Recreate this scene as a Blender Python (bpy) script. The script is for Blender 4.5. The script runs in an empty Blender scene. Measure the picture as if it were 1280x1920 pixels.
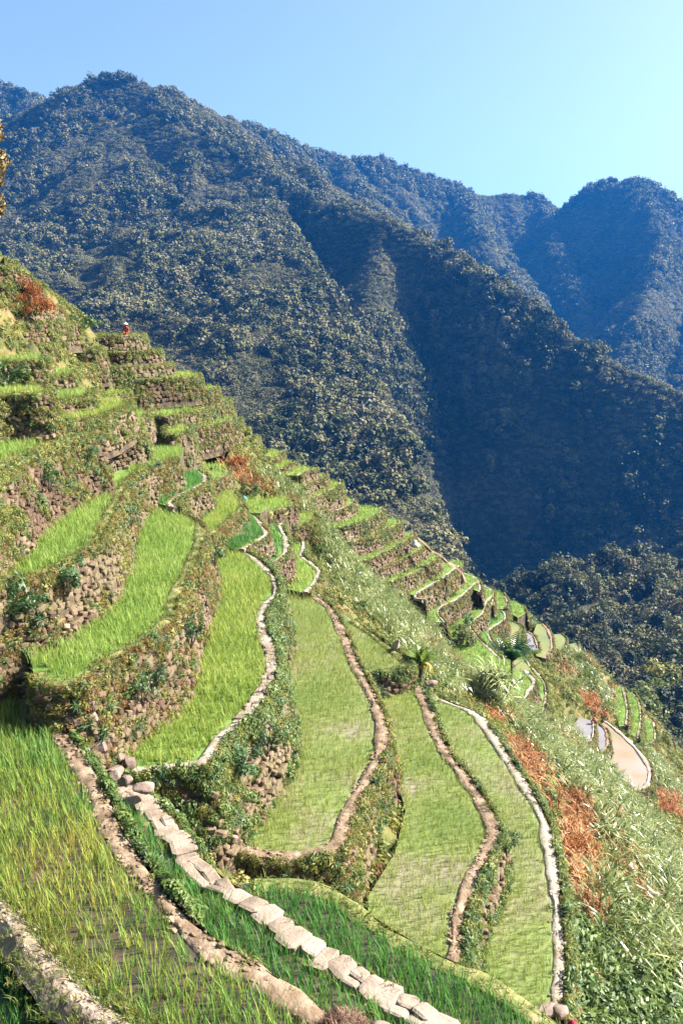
import bpy, bmesh, math, random
import numpy as np
from mathutils import Vector, Matrix, Euler, Quaternion
random.seed(7); RNG = np.random.default_rng(7)
R = math.radians
scene = bpy.context.scene
COL = scene.collection
# ------------------------------------------------------------------ camera, sky, sun, exposure
F = 1663.0; PITCH = R(11.6); CP, SP = math.cos(PITCH), math.sin(PITCH)
cam_d = bpy.data.cameras.new('camera'); cam = bpy.data.objects.new('camera', cam_d); COL.objects.link(cam)
cam_d.sensor_fit = 'VERTICAL'; cam_d.sensor_height = 24.0; cam_d.lens = 24.0 * F / 1920.0
cam_d.clip_start = 0.3; cam_d.clip_end = 8000
cam.location = (0, 0, 0); cam.rotation_euler = (R(90) - PITCH, 0, 0); scene.camera = cam

SUN_EL, SUN_AZ = R(38.5), R(11)          # azimuth measured from +X (right) towards +Y (ahead)
sd = Vector((math.cos(SUN_AZ) * math.cos(SUN_EL), math.sin(SUN_AZ) * math.cos(SUN_EL), math.sin(SUN_EL)))
w = bpy.data.worlds.new('World'); scene.world = w; w.use_nodes = True
nt = w.node_tree; nt.nodes.clear()
sky = nt.nodes.new('ShaderNodeTexSky'); sky.sky_type = 'NISHITA'; sky.sun_disc = False
sky.sun_elevation = SUN_EL; sky.sun_rotation = math.atan2(sd.x, sd.y)
sky.air_density = .85; sky.dust_density = 9.0; sky.ozone_density = 2.0; sky.altitude = 1200
bg = nt.nodes.new('ShaderNodeBackground'); bg.inputs['Strength'].default_value = 0.05
wo = nt.nodes.new('ShaderNodeOutputWorld')
tn = nt.nodes.new('ShaderNodeMix'); tn.data_type = 'RGBA'; tn.blend_type = 'MULTIPLY'; tn.inputs[0].default_value = 1; tn.inputs[7].default_value = (1.24, 1.25, 1.06, 1)
nt.links.new(sky.outputs[0], tn.inputs[6]); nt.links.new(tn.outputs[2], bg.inputs[0]); nt.links.new(bg.outputs[0], wo.inputs[0])
sl = bpy.data.lights.new('sun', 'SUN'); sl.energy = 5.0; sl.angle = R(0.5); sl.color = (1.0, 0.94, 0.82)
so = bpy.data.objects.new('sun', sl); COL.objects.link(so)
so.rotation_euler = sd.to_track_quat('Z', 'Y').to_euler()
scene.view_settings.view_transform = 'Standard'; scene.view_settings.look = 'None'
scene.view_settings.exposure = 2.28; scene.view_settings.gamma = 1; scene.view_settings.use_curve_mapping = False
cy = scene.cycles
try:
    cy.use_denoising = True; cy.denoiser = 'OPENIMAGEDENOISE'
except Exception: pass
cy.max_bounces = 6; cy.diffuse_bounces = 3; cy.glossy_bounces = 2; cy.transmission_bounces = 3; cy.volume_bounces = 1
cy.transparent_max_bounces = 4; cy.sample_clamp_indirect = 4.0

# ------------------------------------------------------------------ projection helpers (recover places from the survey photo)
def ray(px, py):
    u = (px - 640) / F; v = (960 - py) / F
    return u, CP + v * SP, -SP + v * CP
def atz(px, py, Z):
    x, y, z = ray(px, py); s = Z / z
    return Vector((x * s, y * s, Z))
def atd(px, py, D):
    x, y, z = ray(px, py); s = D / y
    return Vector((x * s, D, z * s))
def atzd(px, Z, D):
    v = (Z / D * CP + SP) / (CP - Z / D * SP); y = CP + v * SP
    return Vector(((px - 640) / F / y * D, D, Z))
def project(P):
    P = np.asarray(P, float)
    f = P[:, 1] * CP - P[:, 2] * SP
    u = P[:, 1] * SP + P[:, 2] * CP
    f = np.where(np.abs(f) < 1e-6, 1e-6, f)
    return 640 + F * P[:, 0] / f, 960 - F * u / f, f
def in_poly(x, y, poly):
    x = np.asarray(x, float); y = np.asarray(y, float)
    inside = np.zeros(x.shape, bool); n = len(poly); j = n - 1
    for i in range(n):
        xi, yi = poly[i][0], poly[i][1]; xj, yj = poly[j][0], poly[j][1]
        if yi != yj:
            c = ((yi > y) != (yj > y)) & (x < (xj - xi) * (y - yi) / (yj - yi) + xi)
            inside ^= c
        j = i
    return inside
def dist_line(x, y, line):
    d = np.full(np.shape(x), 1e9)
    for a, b in zip(line[:-1], line[1:]):
        ax, ay = a[0], a[1]; bx, by = b[0] - ax, b[1] - ay; L = bx * bx + by * by + 1e-12
        t = np.clip(((x - ax) * bx + (y - ay) * by) / L, 0, 1)
        d = np.minimum(d, np.hypot(x - ax - t * bx, y - ay - t * by))
    return d
def smooth(pts, step=0.35):
    """Catmull-Rom through Vectors, resampled evenly."""
    P = [Vector(p) for p in pts]
    P = [2 * P[0] - P[1]] + P + [2 * P[-1] - P[-2]]
    out = []
    for i in range(1, len(P) - 2):
        p0, p1, p2, p3 = P[i - 1:i + 3]; L = (p2 - p1).length; n = max(2, int(L / step * 2))
        for k in range(n):
            t = k / n
            out.append(0.5 * ((2 * p1) + (-p0 + p2) * t + (2 * p0 - 5 * p1 + 4 * p2 - p3) * t * t + (-p0 + 3 * p1 - 3 * p2 + p3) * t ** 3))
    out.append(P[-2])
    res = [out[0]]; acc = 0
    for a, b in zip(out[:-1], out[1:]):
        acc += (b - a).length
        if acc >= step: res.append(b); acc = 0
    if (res[-1] - out[-1]).length > step * 0.3: res.append(out[-1])
    else: res[-1] = out[-1]
    return res
def vnoise(x, y, seed=0):
    xi = np.floor(x).astype(np.int64); yi = np.floor(y).astype(np.int64); xf = x - xi; yf = y - yi
    def h(a, b):
        n = (a * 374761393 + b * 668265263 + seed * 974634777) & 0xffffffff
        n = ((n ^ (n >> 13)) * 1274126177) & 0xffffffff
        return ((n ^ (n >> 16)) & 0xffff) / 65535.0
    u = xf * xf * (3 - 2 * xf); v = yf * yf * (3 - 2 * yf)
    return (h(xi, yi) * (1 - u) + h(xi + 1, yi) * u) * (1 - v) + (h(xi, yi + 1) * (1 - u) + h(xi + 1, yi + 1) * u) * v
def fbm(x, y, seed=0, octv=4):
    s = 0; a = 0.5; t = 0
    for o in range(octv):
        s = s + a * vnoise(x * 2 ** o + 17.3 * o, y * 2 ** o - 9.1 * o, seed + o); t += a; a *= 0.5
    return s / t
def n1(x, y=0.0, seed=0): return float(fbm(np.array([x]), np.array([y]), seed, 3)[0])

# ------------------------------------------------------------------ materials
ALB = .59
def ramp_setup(nodes, cols):
    cr = nodes.new('ShaderNodeValToRGB'); e = cr.color_ramp.elements
    e[0].position = cols[0][0]; e[0].color = (*cols[0][1], 1); e[1].position = cols[-1][0]; e[1].color = (*cols[-1][1], 1)
    for p, c in cols[1:-1]:
        k = e.new(p); k.color = (*c, 1)
    for k in e: k.color = (k.color[0] * ALB, k.color[1] * ALB, k.color[2] * ALB, 1)
    return cr
def mat(name, cols, scale=2.0, detail=5, rough=0.85, rand=0.0, bump=0.0, bscale=None, transl=0.0, coord='world', spec=0.3, tex='noise', dist=0.0, metallic=0):
    """Noise (and per-object random) through a ramp; optional bump and leaf translucency."""
    m = bpy.data.materials.new(name); m.use_nodes = True; t = m.node_tree; N = t.nodes; L = t.links
    b = N['Principled BSDF']; b.inputs['Roughness'].default_value = rough
    b.inputs['Specular IOR Level'].default_value = spec; b.inputs['Metallic'].default_value = metallic
    geo = N.new('ShaderNodeNewGeometry') if coord == 'world' else N.new('ShaderNodeTexCoord')
    src = geo.outputs['Position'] if coord == 'world' else geo.outputs['Object']
    if tex == 'voronoi':
        tx = N.new('ShaderNodeTexVoronoi'); tx.inputs['Scale'].default_value = scale; L.new(src, tx.inputs['Vector'])
        sep = N.new('ShaderNodeSeparateColor'); L.new(tx.outputs['Color'], sep.inputs[0]); fac = sep.outputs[0]
    else:
        tx = N.new('ShaderNodeTexNoise'); tx.inputs['Scale'].default_value = scale; tx.inputs['Detail'].default_value = detail
        tx.inputs['Distortion'].default_value = dist; L.new(src, tx.inputs['Vector']); fac = tx.outputs['Fac']
        mr = N.new('ShaderNodeMapRange'); mr.inputs[1].default_value = 0.3; mr.inputs[2].default_value = 0.7; L.new(fac, mr.inputs[0]); fac = mr.outputs[0]
    if rand > 0:
        oi = N.new('ShaderNodeObjectInfo'); mx = N.new('ShaderNodeMix'); mx.data_type = 'FLOAT'; mx.inputs[0].default_value = rand
        L.new(fac, mx.inputs[2]); L.new(oi.outputs['Random'], mx.inputs[3]); fac = mx.outputs[0]
    cr = ramp_setup(N, cols); L.new(fac, cr.inputs[0]); L.new(cr.outputs[0], b.inputs['Base Color'])
    if bump > 0:
        n2 = N.new('ShaderNodeTexNoise'); n2.inputs['Scale'].default_value = bscale or scale * 4; n2.inputs['Detail'].default_value = 6; L.new(src, n2.inputs['Vector'])
        bp = N.new('ShaderNodeBump'); bp.inputs['Strength'].default_value = 1.0; bp.inputs['Distance'].default_value = bump
        L.new(n2.outputs['Fac'], bp.inputs['Height']); L.new(bp.outputs[0], b.inputs['Normal'])
    if transl > 0:
        tr = N.new('ShaderNodeBsdfTranslucent'); L.new(cr.outputs[0], tr.inputs[0])
        ms = N.new('ShaderNodeMixShader'); ms.inputs[0].default_value = transl
        L.new(b.outputs[0], ms.inputs[1]); L.new(tr.outputs[0], ms.inputs[2]); L.new(ms.outputs[0], N['Material Output'].inputs[0])
    return m
M = {}
M['hill'] = mat('hill_soil_and_grass', [(0, (.05, .06, .018)), (.35, (.12, .125, .035)), (.6, (.19, .18, .055)), (.8, (.19, .12, .05)), (1, (.25, .22, .09))], 0.9, 6, .95, bump=.15, bscale=4)
M['earthwall'] = mat('earth_wall', [(0, (.03, .024, .015)), (.4, (.085, .06, .035)), (.6, (.13, .09, .055)), (.8, (.12, .11, .045)), (1, (.20, .15, .10))], 2.2, 8, .95, bump=.12, bscale=7)
M['stone'] = mat('wall_stone', [(0, (.06, .036, .02)), (.3, (.13, .08, .048)), (.5, (.21, .145, .095)), (.7, (.16, .13, .065)), (.88, (.27, .19, .13)), (1, (.40, .31, .23))], 1.9, 4, .9, rand=.55, bump=.02, bscale=14, tex='noise')
M['slab'] = mat('path_slab_stone', [(0, (.12, .095, .065)), (.3, (.25, .19, .145)), (.6, (.36, .285, .23)), (1, (.45, .375, .32))], 2.2, 9, .85, rand=.35, bump=.02, bscale=18)
M['pale'] = mat('pale_concrete', [(0, (.26, .21, .15)), (.4, (.42, .355, .285)), (1, (.54, .47, .40))], 1.6, 7, .9, bump=.03, bscale=9)
M['mud'] = mat('dry_mud', [(0, (.11, .07, .042)), (.35, (.23, .155, .10)), (.7, (.33, .235, .165)), (1, (.42, .31, .23))], 2.5, 8, .95, bump=.06, bscale=7)
M['turf'] = mat('turf_bank', [(0, (.08, .11, .025)), (.4, (.16, .19, .05)), (.7, (.27, .26, .09)), (1, (.40, .35, .17))], 2.2, 7, .95, bump=.06, bscale=9)
M['straw'] = mat('dry_straw_bank', [(0, (.14, .14, .06)), (.35, (.28, .22, .14)), (.65, (.40, .31, .23)), (1, (.50, .41, .33))], 2.4, 7, .95, bump=.06, bscale=9)
M['rock'] = mat('bare_rock', [(0, (.10, .075, .06)), (.5, (.26, .185, .155)), (1, (.40, .31, .27))], 1.8, 6, .85, rand=.3, bump=.04, bscale=6)
def water(name, cols, rough=.12, scale=.5, spec=.5):
    return mat(name, cols, scale, 5, rough, bump=.004, bscale=3, spec=spec)
M['w_bright'] = mat('paddy_under_dense_rice', [(0, (.10, .19, .03)), (.5, (.15, .26, .05)), (1, (.20, .30, .07))], .8, 5, .8)
M['w_pale'] = water('paddy_pale_water', [(0, (.16, .23, .05)), (.5, (.24, .29, .09)), (.8, (.29, .28, .16)), (1, (.33, .29, .22))], .35, .4)
M['w_mud'] = water('paddy_brown_mud', [(0, (.05, .045, .025)), (.5, (.085, .065, .04)), (1, (.13, .085, .055))], .3)
M['w_yellow'] = water('paddy_yellow_green', [(0, (.16, .19, .04)), (.5, (.24, .25, .06)), (1, (.36, .27, .08))], .3, .3)
M['w_pond'] = water('pond_muddy_water', [(0, (.24, .18, .07)), (.45, (.34, .25, .15)), (.7, (.36, .30, .25)), (1, (.40, .33, .3))], .12, .22)
M['w_grey'] = water('pond_grey_water', [(0, (.24, .22, .22)), (1, (.32, .29, .31))], .35, .3)
def leaf(name, cols, transl=.35, rough=.6, rand=.7, scale=1.5, spec=.35): return mat(name, cols, scale, 3, rough, rand=rand, transl=transl, spec=spec)
M['rice_bright'] = leaf('rice_bright', [(0, (.22, .36, .06)), (.5, (.36, .52, .10)), (1, (.54, .63, .18))], .45, scale=.5, rand=.5)
M['rice_lime'] = leaf('rice_lime', [(0, (.26, .38, .06)), (.5, (.42, .54, .10)), (1, (.60, .62, .18))], .45, scale=.5, rand=.5)
M['rice_dark'] = leaf('rice_dark', [(0, (.07, .23, .045)), (.5, (.13, .35, .07)), (1, (.24, .48, .09))], .4, scale=.4, rand=.5)
M['rice_mixed'] = leaf('rice_mixed', [(0, (.10, .27, .05)), (.35, (.22, .41, .08)), (.65, (.42, .50, .09)), (1, (.62, .52, .11))], .4, scale=.25, rand=.4)
M['rice_sparse'] = leaf('rice_sparse', [(0, (.22, .32, .06)), (.5, (.35, .43, .09)), (1, (.52, .50, .16))], .4, scale=.4, rand=.5)
M['cane'] = leaf('cane_leaf', [(0, (.05, .10, .02)), (.4, (.18, .25, .05)), (.65, (.40, .44, .14)), (.9, (.72, .70, .38))], .35, .3, rand=.4, scale=3.0, spec=.8)  # pale ramp end paints glare on the leaves, dark end the gaps between
M['cane_dry'] = leaf('dry_red_fern', [(0, (.16, .045, .015)), (.3, (.42, .13, .035)), (.55, (.56, .25, .08)), (.75, (.62, .40, .20)), (1, (.32, .33, .10))], .3, .6, scale=3)
M['herb'] = leaf('herb_leaf', [(0, (.07, .12, .018)), (.4, (.16, .21, .035)), (.75, (.30, .29, .06)), (1, (.42, .35, .11))], .35, .6, scale=.6)
M['lush'] = leaf('lush_leaf', [(0, (.04, .09, .02)), (.5, (.13, .21, .045)), (1, (.27, .36, .09))], .35, .5)
M['ochre'] = leaf('ochre_leaf', [(0, (.12, .055, .015)), (.35, (.25, .12, .028)), (.65, (.27, .21, .05)), (.85, (.20, .22, .05)), (1, (.40, .32, .12))], .3, .7, scale=.7)
M['fern'] = leaf('fern_leaf', [(0, (.03, .085, .025)), (.5, (.07, .16, .05)), (1, (.17, .26, .09))], .3, .5)
M['tree1'] = leaf('tree_crown_green', [(0, (0.032, 0.050, 0.015)), (.35, (0.101, 0.119, 0.044)), (.7, (0.215, 0.218, 0.096)), (1, (0.291, 0.271, 0.155))], .15, .75, rand=.45, scale=.03, spec=.15)
M['tree2'] = leaf('tree_crown_olive', [(0, (0.070, 0.069, 0.033)), (.5, (0.209, 0.198, 0.096)), (1, (0.304, 0.271, 0.163))], .15, .8, rand=.45, scale=.03, spec=.12)
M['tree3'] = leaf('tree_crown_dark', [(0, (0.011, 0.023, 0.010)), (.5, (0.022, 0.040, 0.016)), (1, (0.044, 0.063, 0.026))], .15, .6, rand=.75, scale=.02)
M['mount'] = mat('mountain_ground', [(0, (0.014, 0.021, 0.010)), (.4, (0.035, 0.039, 0.020)), (.7, (0.063, 0.060, 0.034)), (1, (0.098, 0.078, 0.057))], .03, 9, .95, bump=1.2, bscale=.25)
M['bark'] = mat('bark', [(0, (.07, .05, .035)), (1, (.16, .12, .09))], 4, 5, .9)
M['palm'] = leaf('palm_leaf_dark', [(0, (.02, .08, .012)), (.5, (.045, .14, .02)), (1, (.09, .22, .035))], .2, .35, spec=.6)
M['palm_light'] = leaf('palm_leaf_light', [(0, (.12, .22, .03)), (1, (.32, .42, .08))], .4, .4)
M['palm_yellow'] = leaf('palm_leaf_yellow', [(0, (.42, .33, .03)), (1, (.7, .55, .08))], .35, .5)

# ------------------------------------------------------------------ object helpers
def mesh_obj(name, verts, faces, material, parent=None, smooth_=False, link=True):
    me = bpy.data.meshes.new(name); me.from_pydata([tuple(v) for v in verts], [], faces); me.update()
    if material is not None:
        for m in (material if isinstance(material, (list, tuple)) else [material]): me.materials.append(m)
    if smooth_: me.polygons.foreach_set('use_smooth', [True] * len(me.polygons))
    o = bpy.data.objects.new(name, me)
    if link: COL.objects.link(o)
    if parent: o.parent = parent
    return o
def tag(o, label=None, cat=None, group=None, kind=None):
    if label: o['label'] = label
    if cat: o['category'] = cat
    if group: o['group'] = group
    if kind: o['kind'] = kind
    return o
def empty(name, loc=(0, 0, 0), **k):
    o = bpy.data.objects.new(name, None); o.empty_display_size = .2; o.location = loc; COL.objects.link(o); return tag(o, **k)
def proto(name, verts, faces, material, smooth_=False): return mesh_obj(name, verts, faces, material, None, smooth_, link=False)
SC = [0]
def scatter(name, pts, rots, scl, protos, idx=None, parent=None, **tags):
    """One 'stuff' object: a point mesh whose points carry small plants (geometry nodes)."""
    n = len(pts)
    if n == 0: return None
    me = bpy.data.meshes.new(name); me.vertices.add(n); me.vertices.foreach_set('co', np.asarray(pts, np.float32).ravel())
    a = me.attributes.new('rot', 'FLOAT_VECTOR', 'POINT'); a.data.foreach_set('vector', np.asarray(rots, np.float32).ravel())
    a = me.attributes.new('scl', 'FLOAT', 'POINT'); a.data.foreach_set('value', np.asarray(scl, np.float32))
    if idx is None: idx = RNG.integers(0, len(protos), n)
    a = me.attributes.new('idx', 'INT', 'POINT'); a.data.foreach_set('value', np.asarray(idx, np.int32))
    o = bpy.data.objects.new(name, me); COL.objects.link(o)
    if parent: o.parent = parent
    SC[0] += 1; c = bpy.data.collections.new('kit_%03d' % SC[0])
    for k, p in enumerate(protos):
        q = p.copy(); q.name = 'k%03d_%02d' % (SC[0], k); c.objects.link(q)
    g = bpy.data.node_groups.new('scatter', 'GeometryNodeTree')
    g.interface.new_socket('Geometry', in_out='INPUT', socket_type='NodeSocketGeometry')
    g.interface.new_socket('Geometry', in_out='OUTPUT', socket_type='NodeSocketGeometry')
    N = g.nodes; L = g.links; gi = N.new('NodeGroupInput'); go = N.new('NodeGroupOutput')
    ip = N.new('GeometryNodeInstanceOnPoints'); ci = N.new('GeometryNodeCollectionInfo'); ci.inputs[0].default_value = c
    ci.inputs['Separate Children'].default_value = True; ci.inputs['Reset Children'].default_value = True
    def na(nm, ty):
        q = N.new('GeometryNodeInputNamedAttribute'); q.data_type = ty; q.inputs[0].default_value = nm; return q.outputs[0]
    er = N.new('FunctionNodeEulerToRotation')
    L.new(gi.outputs[0], ip.inputs['Points']); L.new(ci.outputs[0], ip.inputs['Instance']); ip.inputs['Pick Instance'].default_value = True
    L.new(na('idx', 'INT'), ip.inputs['Instance Index']); L.new(na('rot', 'FLOAT_VECTOR'), er.inputs[0]); L.new(er.outputs[0], ip.inputs['Rotation'])
    L.new(na('scl', 'FLOAT'), ip.inputs['Scale']); L.new(ip.outputs[0], go.inputs[0])
    md = o.modifiers.new('scatter', 'NODES'); md.node_group = g
    tag(o, kind='stuff', **tags)
    return o

# ------------------------------------------------------------------ plant kits
def blade(V, Fc, base, az, L, wd, bend, up=1.0, seg=4, droop=0.0):
    d = Vector((math.cos(az), math.sin(az), 0)); s = Vector((-math.sin(az), math.cos(az), 0)); p = Vector(base); ang = bend * .35
    i0 = len(V); step = L / seg
    for k in range(seg + 1):
        wk = wd * (1 - (k / seg) ** 1.6) * .5 + .0005
        V.append(p - s * wk); V.append(p + s * wk)
        if k < seg:
            p = p + (d * math.sin(ang) + Vector((0, 0, 1)) * math.cos(ang) * up) * step; ang += (bend + droop * k) / seg
    for k in range(seg): Fc.append((i0 + 2 * k, i0 + 2 * k + 1, i0 + 2 * k + 3, i0 + 2 * k + 2))
def tuft(name, m, n, L, wd, bend, spread, seed, seg=3, droop=0):
    r = random.Random(seed); V = []; Fc = []
    for i in range(n):
        az = r.uniform(0, 6.283); b = (r.gauss(0, spread), r.gauss(0, spread), -.02)
        blade(V, Fc, b, az, L * r.uniform(.6, 1.1), wd * r.uniform(.7, 1.2), r.uniform(*bend), seg=seg, droop=droop)
    return proto(name, V, Fc, m)
def leafclump(name, m, n, rad, size, seed, flat=.7):
    r = random.Random(seed); V = []; Fc = []
    for i in range(n):
        v = Vector((r.gauss(0, 1), r.gauss(0, 1), r.gauss(0, 1))); v.normalize(); v *= rad * r.uniform(.45, 1.0) ** .6; v.z = abs(v.z) * flat
        nrm = (v.normalized() + Vector((r.gauss(0, .5), r.gauss(0, .5), r.gauss(.4, .5)))).normalized()
        t = nrm.cross(Vector((r.random(), r.random(), r.random() + .1))).normalized(); b = nrm.cross(t); s = size * r.uniform(.6, 1.3)
        i0 = len(V); V += [v - t * s, v - b * s * .45, v + t * s, v + b * s * .45]; Fc.append((i0, i0 + 1, i0 + 2, i0 + 3))
    return proto(name, V, Fc, m)
def rice_kit(m, L=.36, n=8, wd=.018): return [tuft('rice_tuft', m, n, L, wd, (.15, .7), .035, 10 + s) for s in range(4)]
KR = {'bright': rice_kit(M['rice_bright'], .34, 9, .02), 'lime': rice_kit(M['rice_lime'], .34, 9, .02), 'dark': rice_kit(M['rice_dark'], .42, 9), 'mixed': rice_kit(M['rice_mixed'], .40, 8),
      'sparse': rice_kit(M['rice_sparse'], .28, 8, .011)}
def far_kit(m): return [tuft('rice_far', m, 14, .32, .035, (.2, .8), .14, 30 + s, seg=2) for s in range(3)]
KF = {'bright': far_kit(M['rice_bright']), 'lime': far_kit(M['rice_lime']), 'dark': far_kit(M['rice_dark']), 'sparse': far_kit(M['rice_sparse'])}
K_cane = [tuft('cane', M['cane'], 54, 1.35, .062, (.8, 2.5), .28, 50 + s, seg=5, droop=.15) for s in range(4)]
K_red = [tuft('dry', M['cane_dry'], 40, .7, .045, (.8, 2.6), .25, 60 + s, seg=4) for s in range(3)]
K_herb = [leafclump('herb', M['herb'], 60, .28, .07, 70 + s, .8) for s in range(3)] + [tuft('herbgrass', M['herb'], 22, .38, .022, (.3, 1.8), .1, 74 + s) for s in range(3)]
K_lush = [leafclump('lush', M['lush'], 80, .35, .08, 80 + s, .8) for s in range(3)] + [tuft('lushgrass', M['lush'], 22, .45, .03, (.4, 2.0), .1, 84)]
K_ochre = [leafclump('ochre', M['ochre'], 46, .22, .05, 90 + s, .7) for s in range(3)] + [tuft('ochregrass', M['ochre'], 20, .3, .02, (.6, 2.6), .08, 94)]
K_fern = [tuft('fern', M['fern'], 26, .5, .06, (.8, 2.6), .06, 100 + s, seg=4) for s in range(2)] + [leafclump('fernbush', M['fern'], 90, .35, .06, 103, .9)]

def crown(name, m, seed, nlobes, nleaf, leafs):
    """A crown of leafy lobes round its own limbs; unit radius about 1."""
    r = random.Random(seed); V = []; Fc = []
    lobes = []
    for k in range(nlobes):
        a = r.uniform(0, 6.283); rr = r.uniform(0, .62); lobes.append((Vector((math.cos(a) * rr, math.sin(a) * rr, r.uniform(.35, 1.25) - rr * .5)), r.uniform(.3, .52)))
    for k in range(nleaf):
        c, rad = lobes[k % nlobes]
        v = Vector((r.gauss(0, 1), r.gauss(0, 1), r.gauss(0, 1))); v.normalize(); p = c + v * rad * r.uniform(.7, 1.05) * Vector((1, 1, .8)).length / 1.6
        nrm = (v + Vector((r.gauss(0, .45), r.gauss(0, .45), r.gauss(.2, .45)))).normalized()
        t = nrm.cross(Vector((r.random() - .5, r.random() - .5, r.random() + .1))).normalized(); b = nrm.cross(t); s = leafs * r.uniform(.6, 1.4)
        i0 = len(V); V += [p - t * s, p - b * s * .7, p + t * s, p + b * s * .7]; Fc.append((i0, i0 + 1, i0 + 2, i0 + 3))
    return proto(name, V, Fc, m)
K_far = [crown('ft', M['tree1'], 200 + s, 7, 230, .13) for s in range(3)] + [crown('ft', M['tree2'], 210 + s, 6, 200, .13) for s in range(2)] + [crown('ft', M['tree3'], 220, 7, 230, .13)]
K_shrub = [leafclump('fs', M['tree2'], 120, 1.0, .17, 230 + s, .7) for s in range(2)] + [leafclump('fs', M['tree1'], 120, 1.0, .17, 234, .8)]

def stone_mesh(seed):
    r = random.Random(seed); bm = bmesh.new(); bmesh.ops.create_cube(bm, size=1.0)
    for v in bm.verts: v.co += Vector((r.uniform(-.16, .16), r.uniform(-.12, .12), r.uniform(-.14, .14)))
    bmesh.ops.bevel(bm, geom=bm.edges[:], offset=.17, segments=1, affect='EDGES', profile=.5)
    bmesh.ops.triangulate(bm, faces=bm.faces[:])
    me = bpy.data.meshes.new('stone'); bm.to_mesh(me); bm.free(); return me
STM = [stone_mesh(s) for s in range(8)]
ST_V = []; ST_F = []
for me in STM:
    a = np.zeros(len(me.vertices) * 3); me.vertices.foreach_get('co', a); ST_V.append(a.reshape(-1, 3)); ST_F.append(np.array([tuple(p.vertices) for p in me.polygons]))
def stone_set(me_mat):
    out = []
    for me in STM:
        c = me.copy(); c.materials.append(me_mat); out.append(c)
    return out
STONE_W = stone_set(M['stone']); STONE_S = stone_set(M['slab']); STONE_R = stone_set(M['rock'])
def put_stone(name, meshes, k, Mx, parent=None):
    o = bpy.data.objects.new(name, meshes[k % len(meshes)]); COL.objects.link(o)
    if parent: o.parent = parent
    o.matrix_local = Mx
    return o
def frame(t, n, p, sx, sy, sz, roll=0, pitch=0):
    """matrix whose x runs along t, y along n (outward)"""
    t = t.normalized(); z = t.cross(n).normalized()
    if z.z < 0: z = -z
    y = z.cross(t)
    Mx = Matrix(((t.x, y.x, z.x, p.x), (t.y, y.y, z.y, p.y), (t.z, y.z, z.z, p.z), (0, 0, 0, 1)))
    return Mx @ Euler((pitch, roll, random.uniform(-.12, .12))).to_matrix().to_4x4() @ Matrix.Diagonal((sx, sy, sz, 1))
def joined_stones(name, mats4, material, parent=None):
    V = []; Fc = []; off = 0
    for k, Mx in mats4:
        A = np.array(Mx); v = ST_V[k % 8] @ A[:3, :3].T + A[:3, 3]; V.append(v); Fc.append(ST_F[k % 8] + off); off += len(v)
    if not V: return None
    V = np.vstack(V); Fc = np.vstack(Fc)
    return tag(mesh_obj(name, V.tolist(), Fc.tolist(), material, parent), kind='stuff')
def lookrot(v, spin):
    q = Vector(v).to_track_quat('Z', 'Y') @ Quaternion((0, 0, 1), spin); e = q.to_euler(); return (e.x, e.y, e.z)

# ------------------------------------------------------------------ the terraces
# name, Z, rim (outer edge), back (hidden under the terrace above) or depth, drop, bund kind, width, rice, water, wall stone cap, veg style, label
T = []
def terr(key, Z, rim, back, h, bund, bw, rice, wat, cap, veg, label, seg=.35, batter=.22, slabs=None):
    T.append(dict(key=key, Z=Z, rim_px=rim, back=back, h=h, bund=bund, bw=bw, rice=rice, wat=wat, cap=cap, veg=veg, label=label, seg=seg, batter=batter))
terr('P0', -8.9, [(-60,1278),(-20,1290),(30,1305),(75,1330),(130,1385),(165,1440),(200,1500),(225,1560),(260,1610),(305,1665),(350,1720),(410,1775),(470,1810),(530,1850),(580,1885),(640,1935),(700,1990),(800,2080)],
     [(600,2200),(350,2200),(200,1925),(110,1840),(50,1770),(0,1712),(-60,1660),(-160,1560),(-160,1300)], 1.6, 'mud', .42, 'mixed', 'w_mud', 0, 'lush', 'low earth wall hidden below the brown mud bank of the nearest paddy')
terr('Pm', -9.3, [(-200,1640),(-60,1745),(0,1800),(60,1870),(120,1935),(220,2040),(300,2120)], [(200,2250),(-150,2250),(-300,1800)], .3, None, .3, 'dark', 'w_mud', 0, None, '')
terr('P1', -10.3, [(215,1448),(250,1478),(290,1507),(330,1550),(365,1597),(400,1637),(440,1667),(500,1700),(560,1745),(620,1785),(690,1830),(760,1875),(850,1925),(950,1990)],
     [(900,2100),(640,2000),(560,1960),(430,1850),(330,1780),(250,1680),(200,1600),(170,1520),(150,1450),(180,1425)], 1.4, 'slabs', .66, 'dark', 'w_mud', 0, 'lush', 'low earth wall carrying the path of big pale stone slabs')
terr('P2', -11.2, [(478,1655),(510,1652),(550,1655),(600,1664),(640,1684),(680,1713),(720,1740),(770,1770),(830,1802),(880,1822),(930,1847),(980,1882),(1040,1927),(1100,1980)],
     [(1000,2050),(860,1980),(760,1920),(690,1860),(620,1810),(560,1770),(500,1730),(450,1690),(440,1660)], 3.6, 'turf', .38, 'dark', 'w_mud', 0, 'green', 'earth wall under the turf bank of the dark green strip paddy')
terr('T0', -3.8, [(-90,945),(-40,912),(0,890),(30,866),(75,845),(110,832),(150,820),(185,812)], [(200,802),(240,790),(235,775),(150,780),(60,790),(-90,815)], 2.7, 'turf', .45, 'bright', 'w_bright', 300, 'mixed', 'tall overgrown stone wall at the left edge below the second bright paddy')
terr('T0b', -4.65, [(180,845),(186,826),(200,820),(225,818),(250,816),(262,813),(266,800)], [(262,790),(230,790),(195,797),(170,815)], 1.7, 'turf', .35, 'lime', 'w_bright', 160, 'mixed', 'short bulging stone wall with a round front between two bright paddies')
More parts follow.
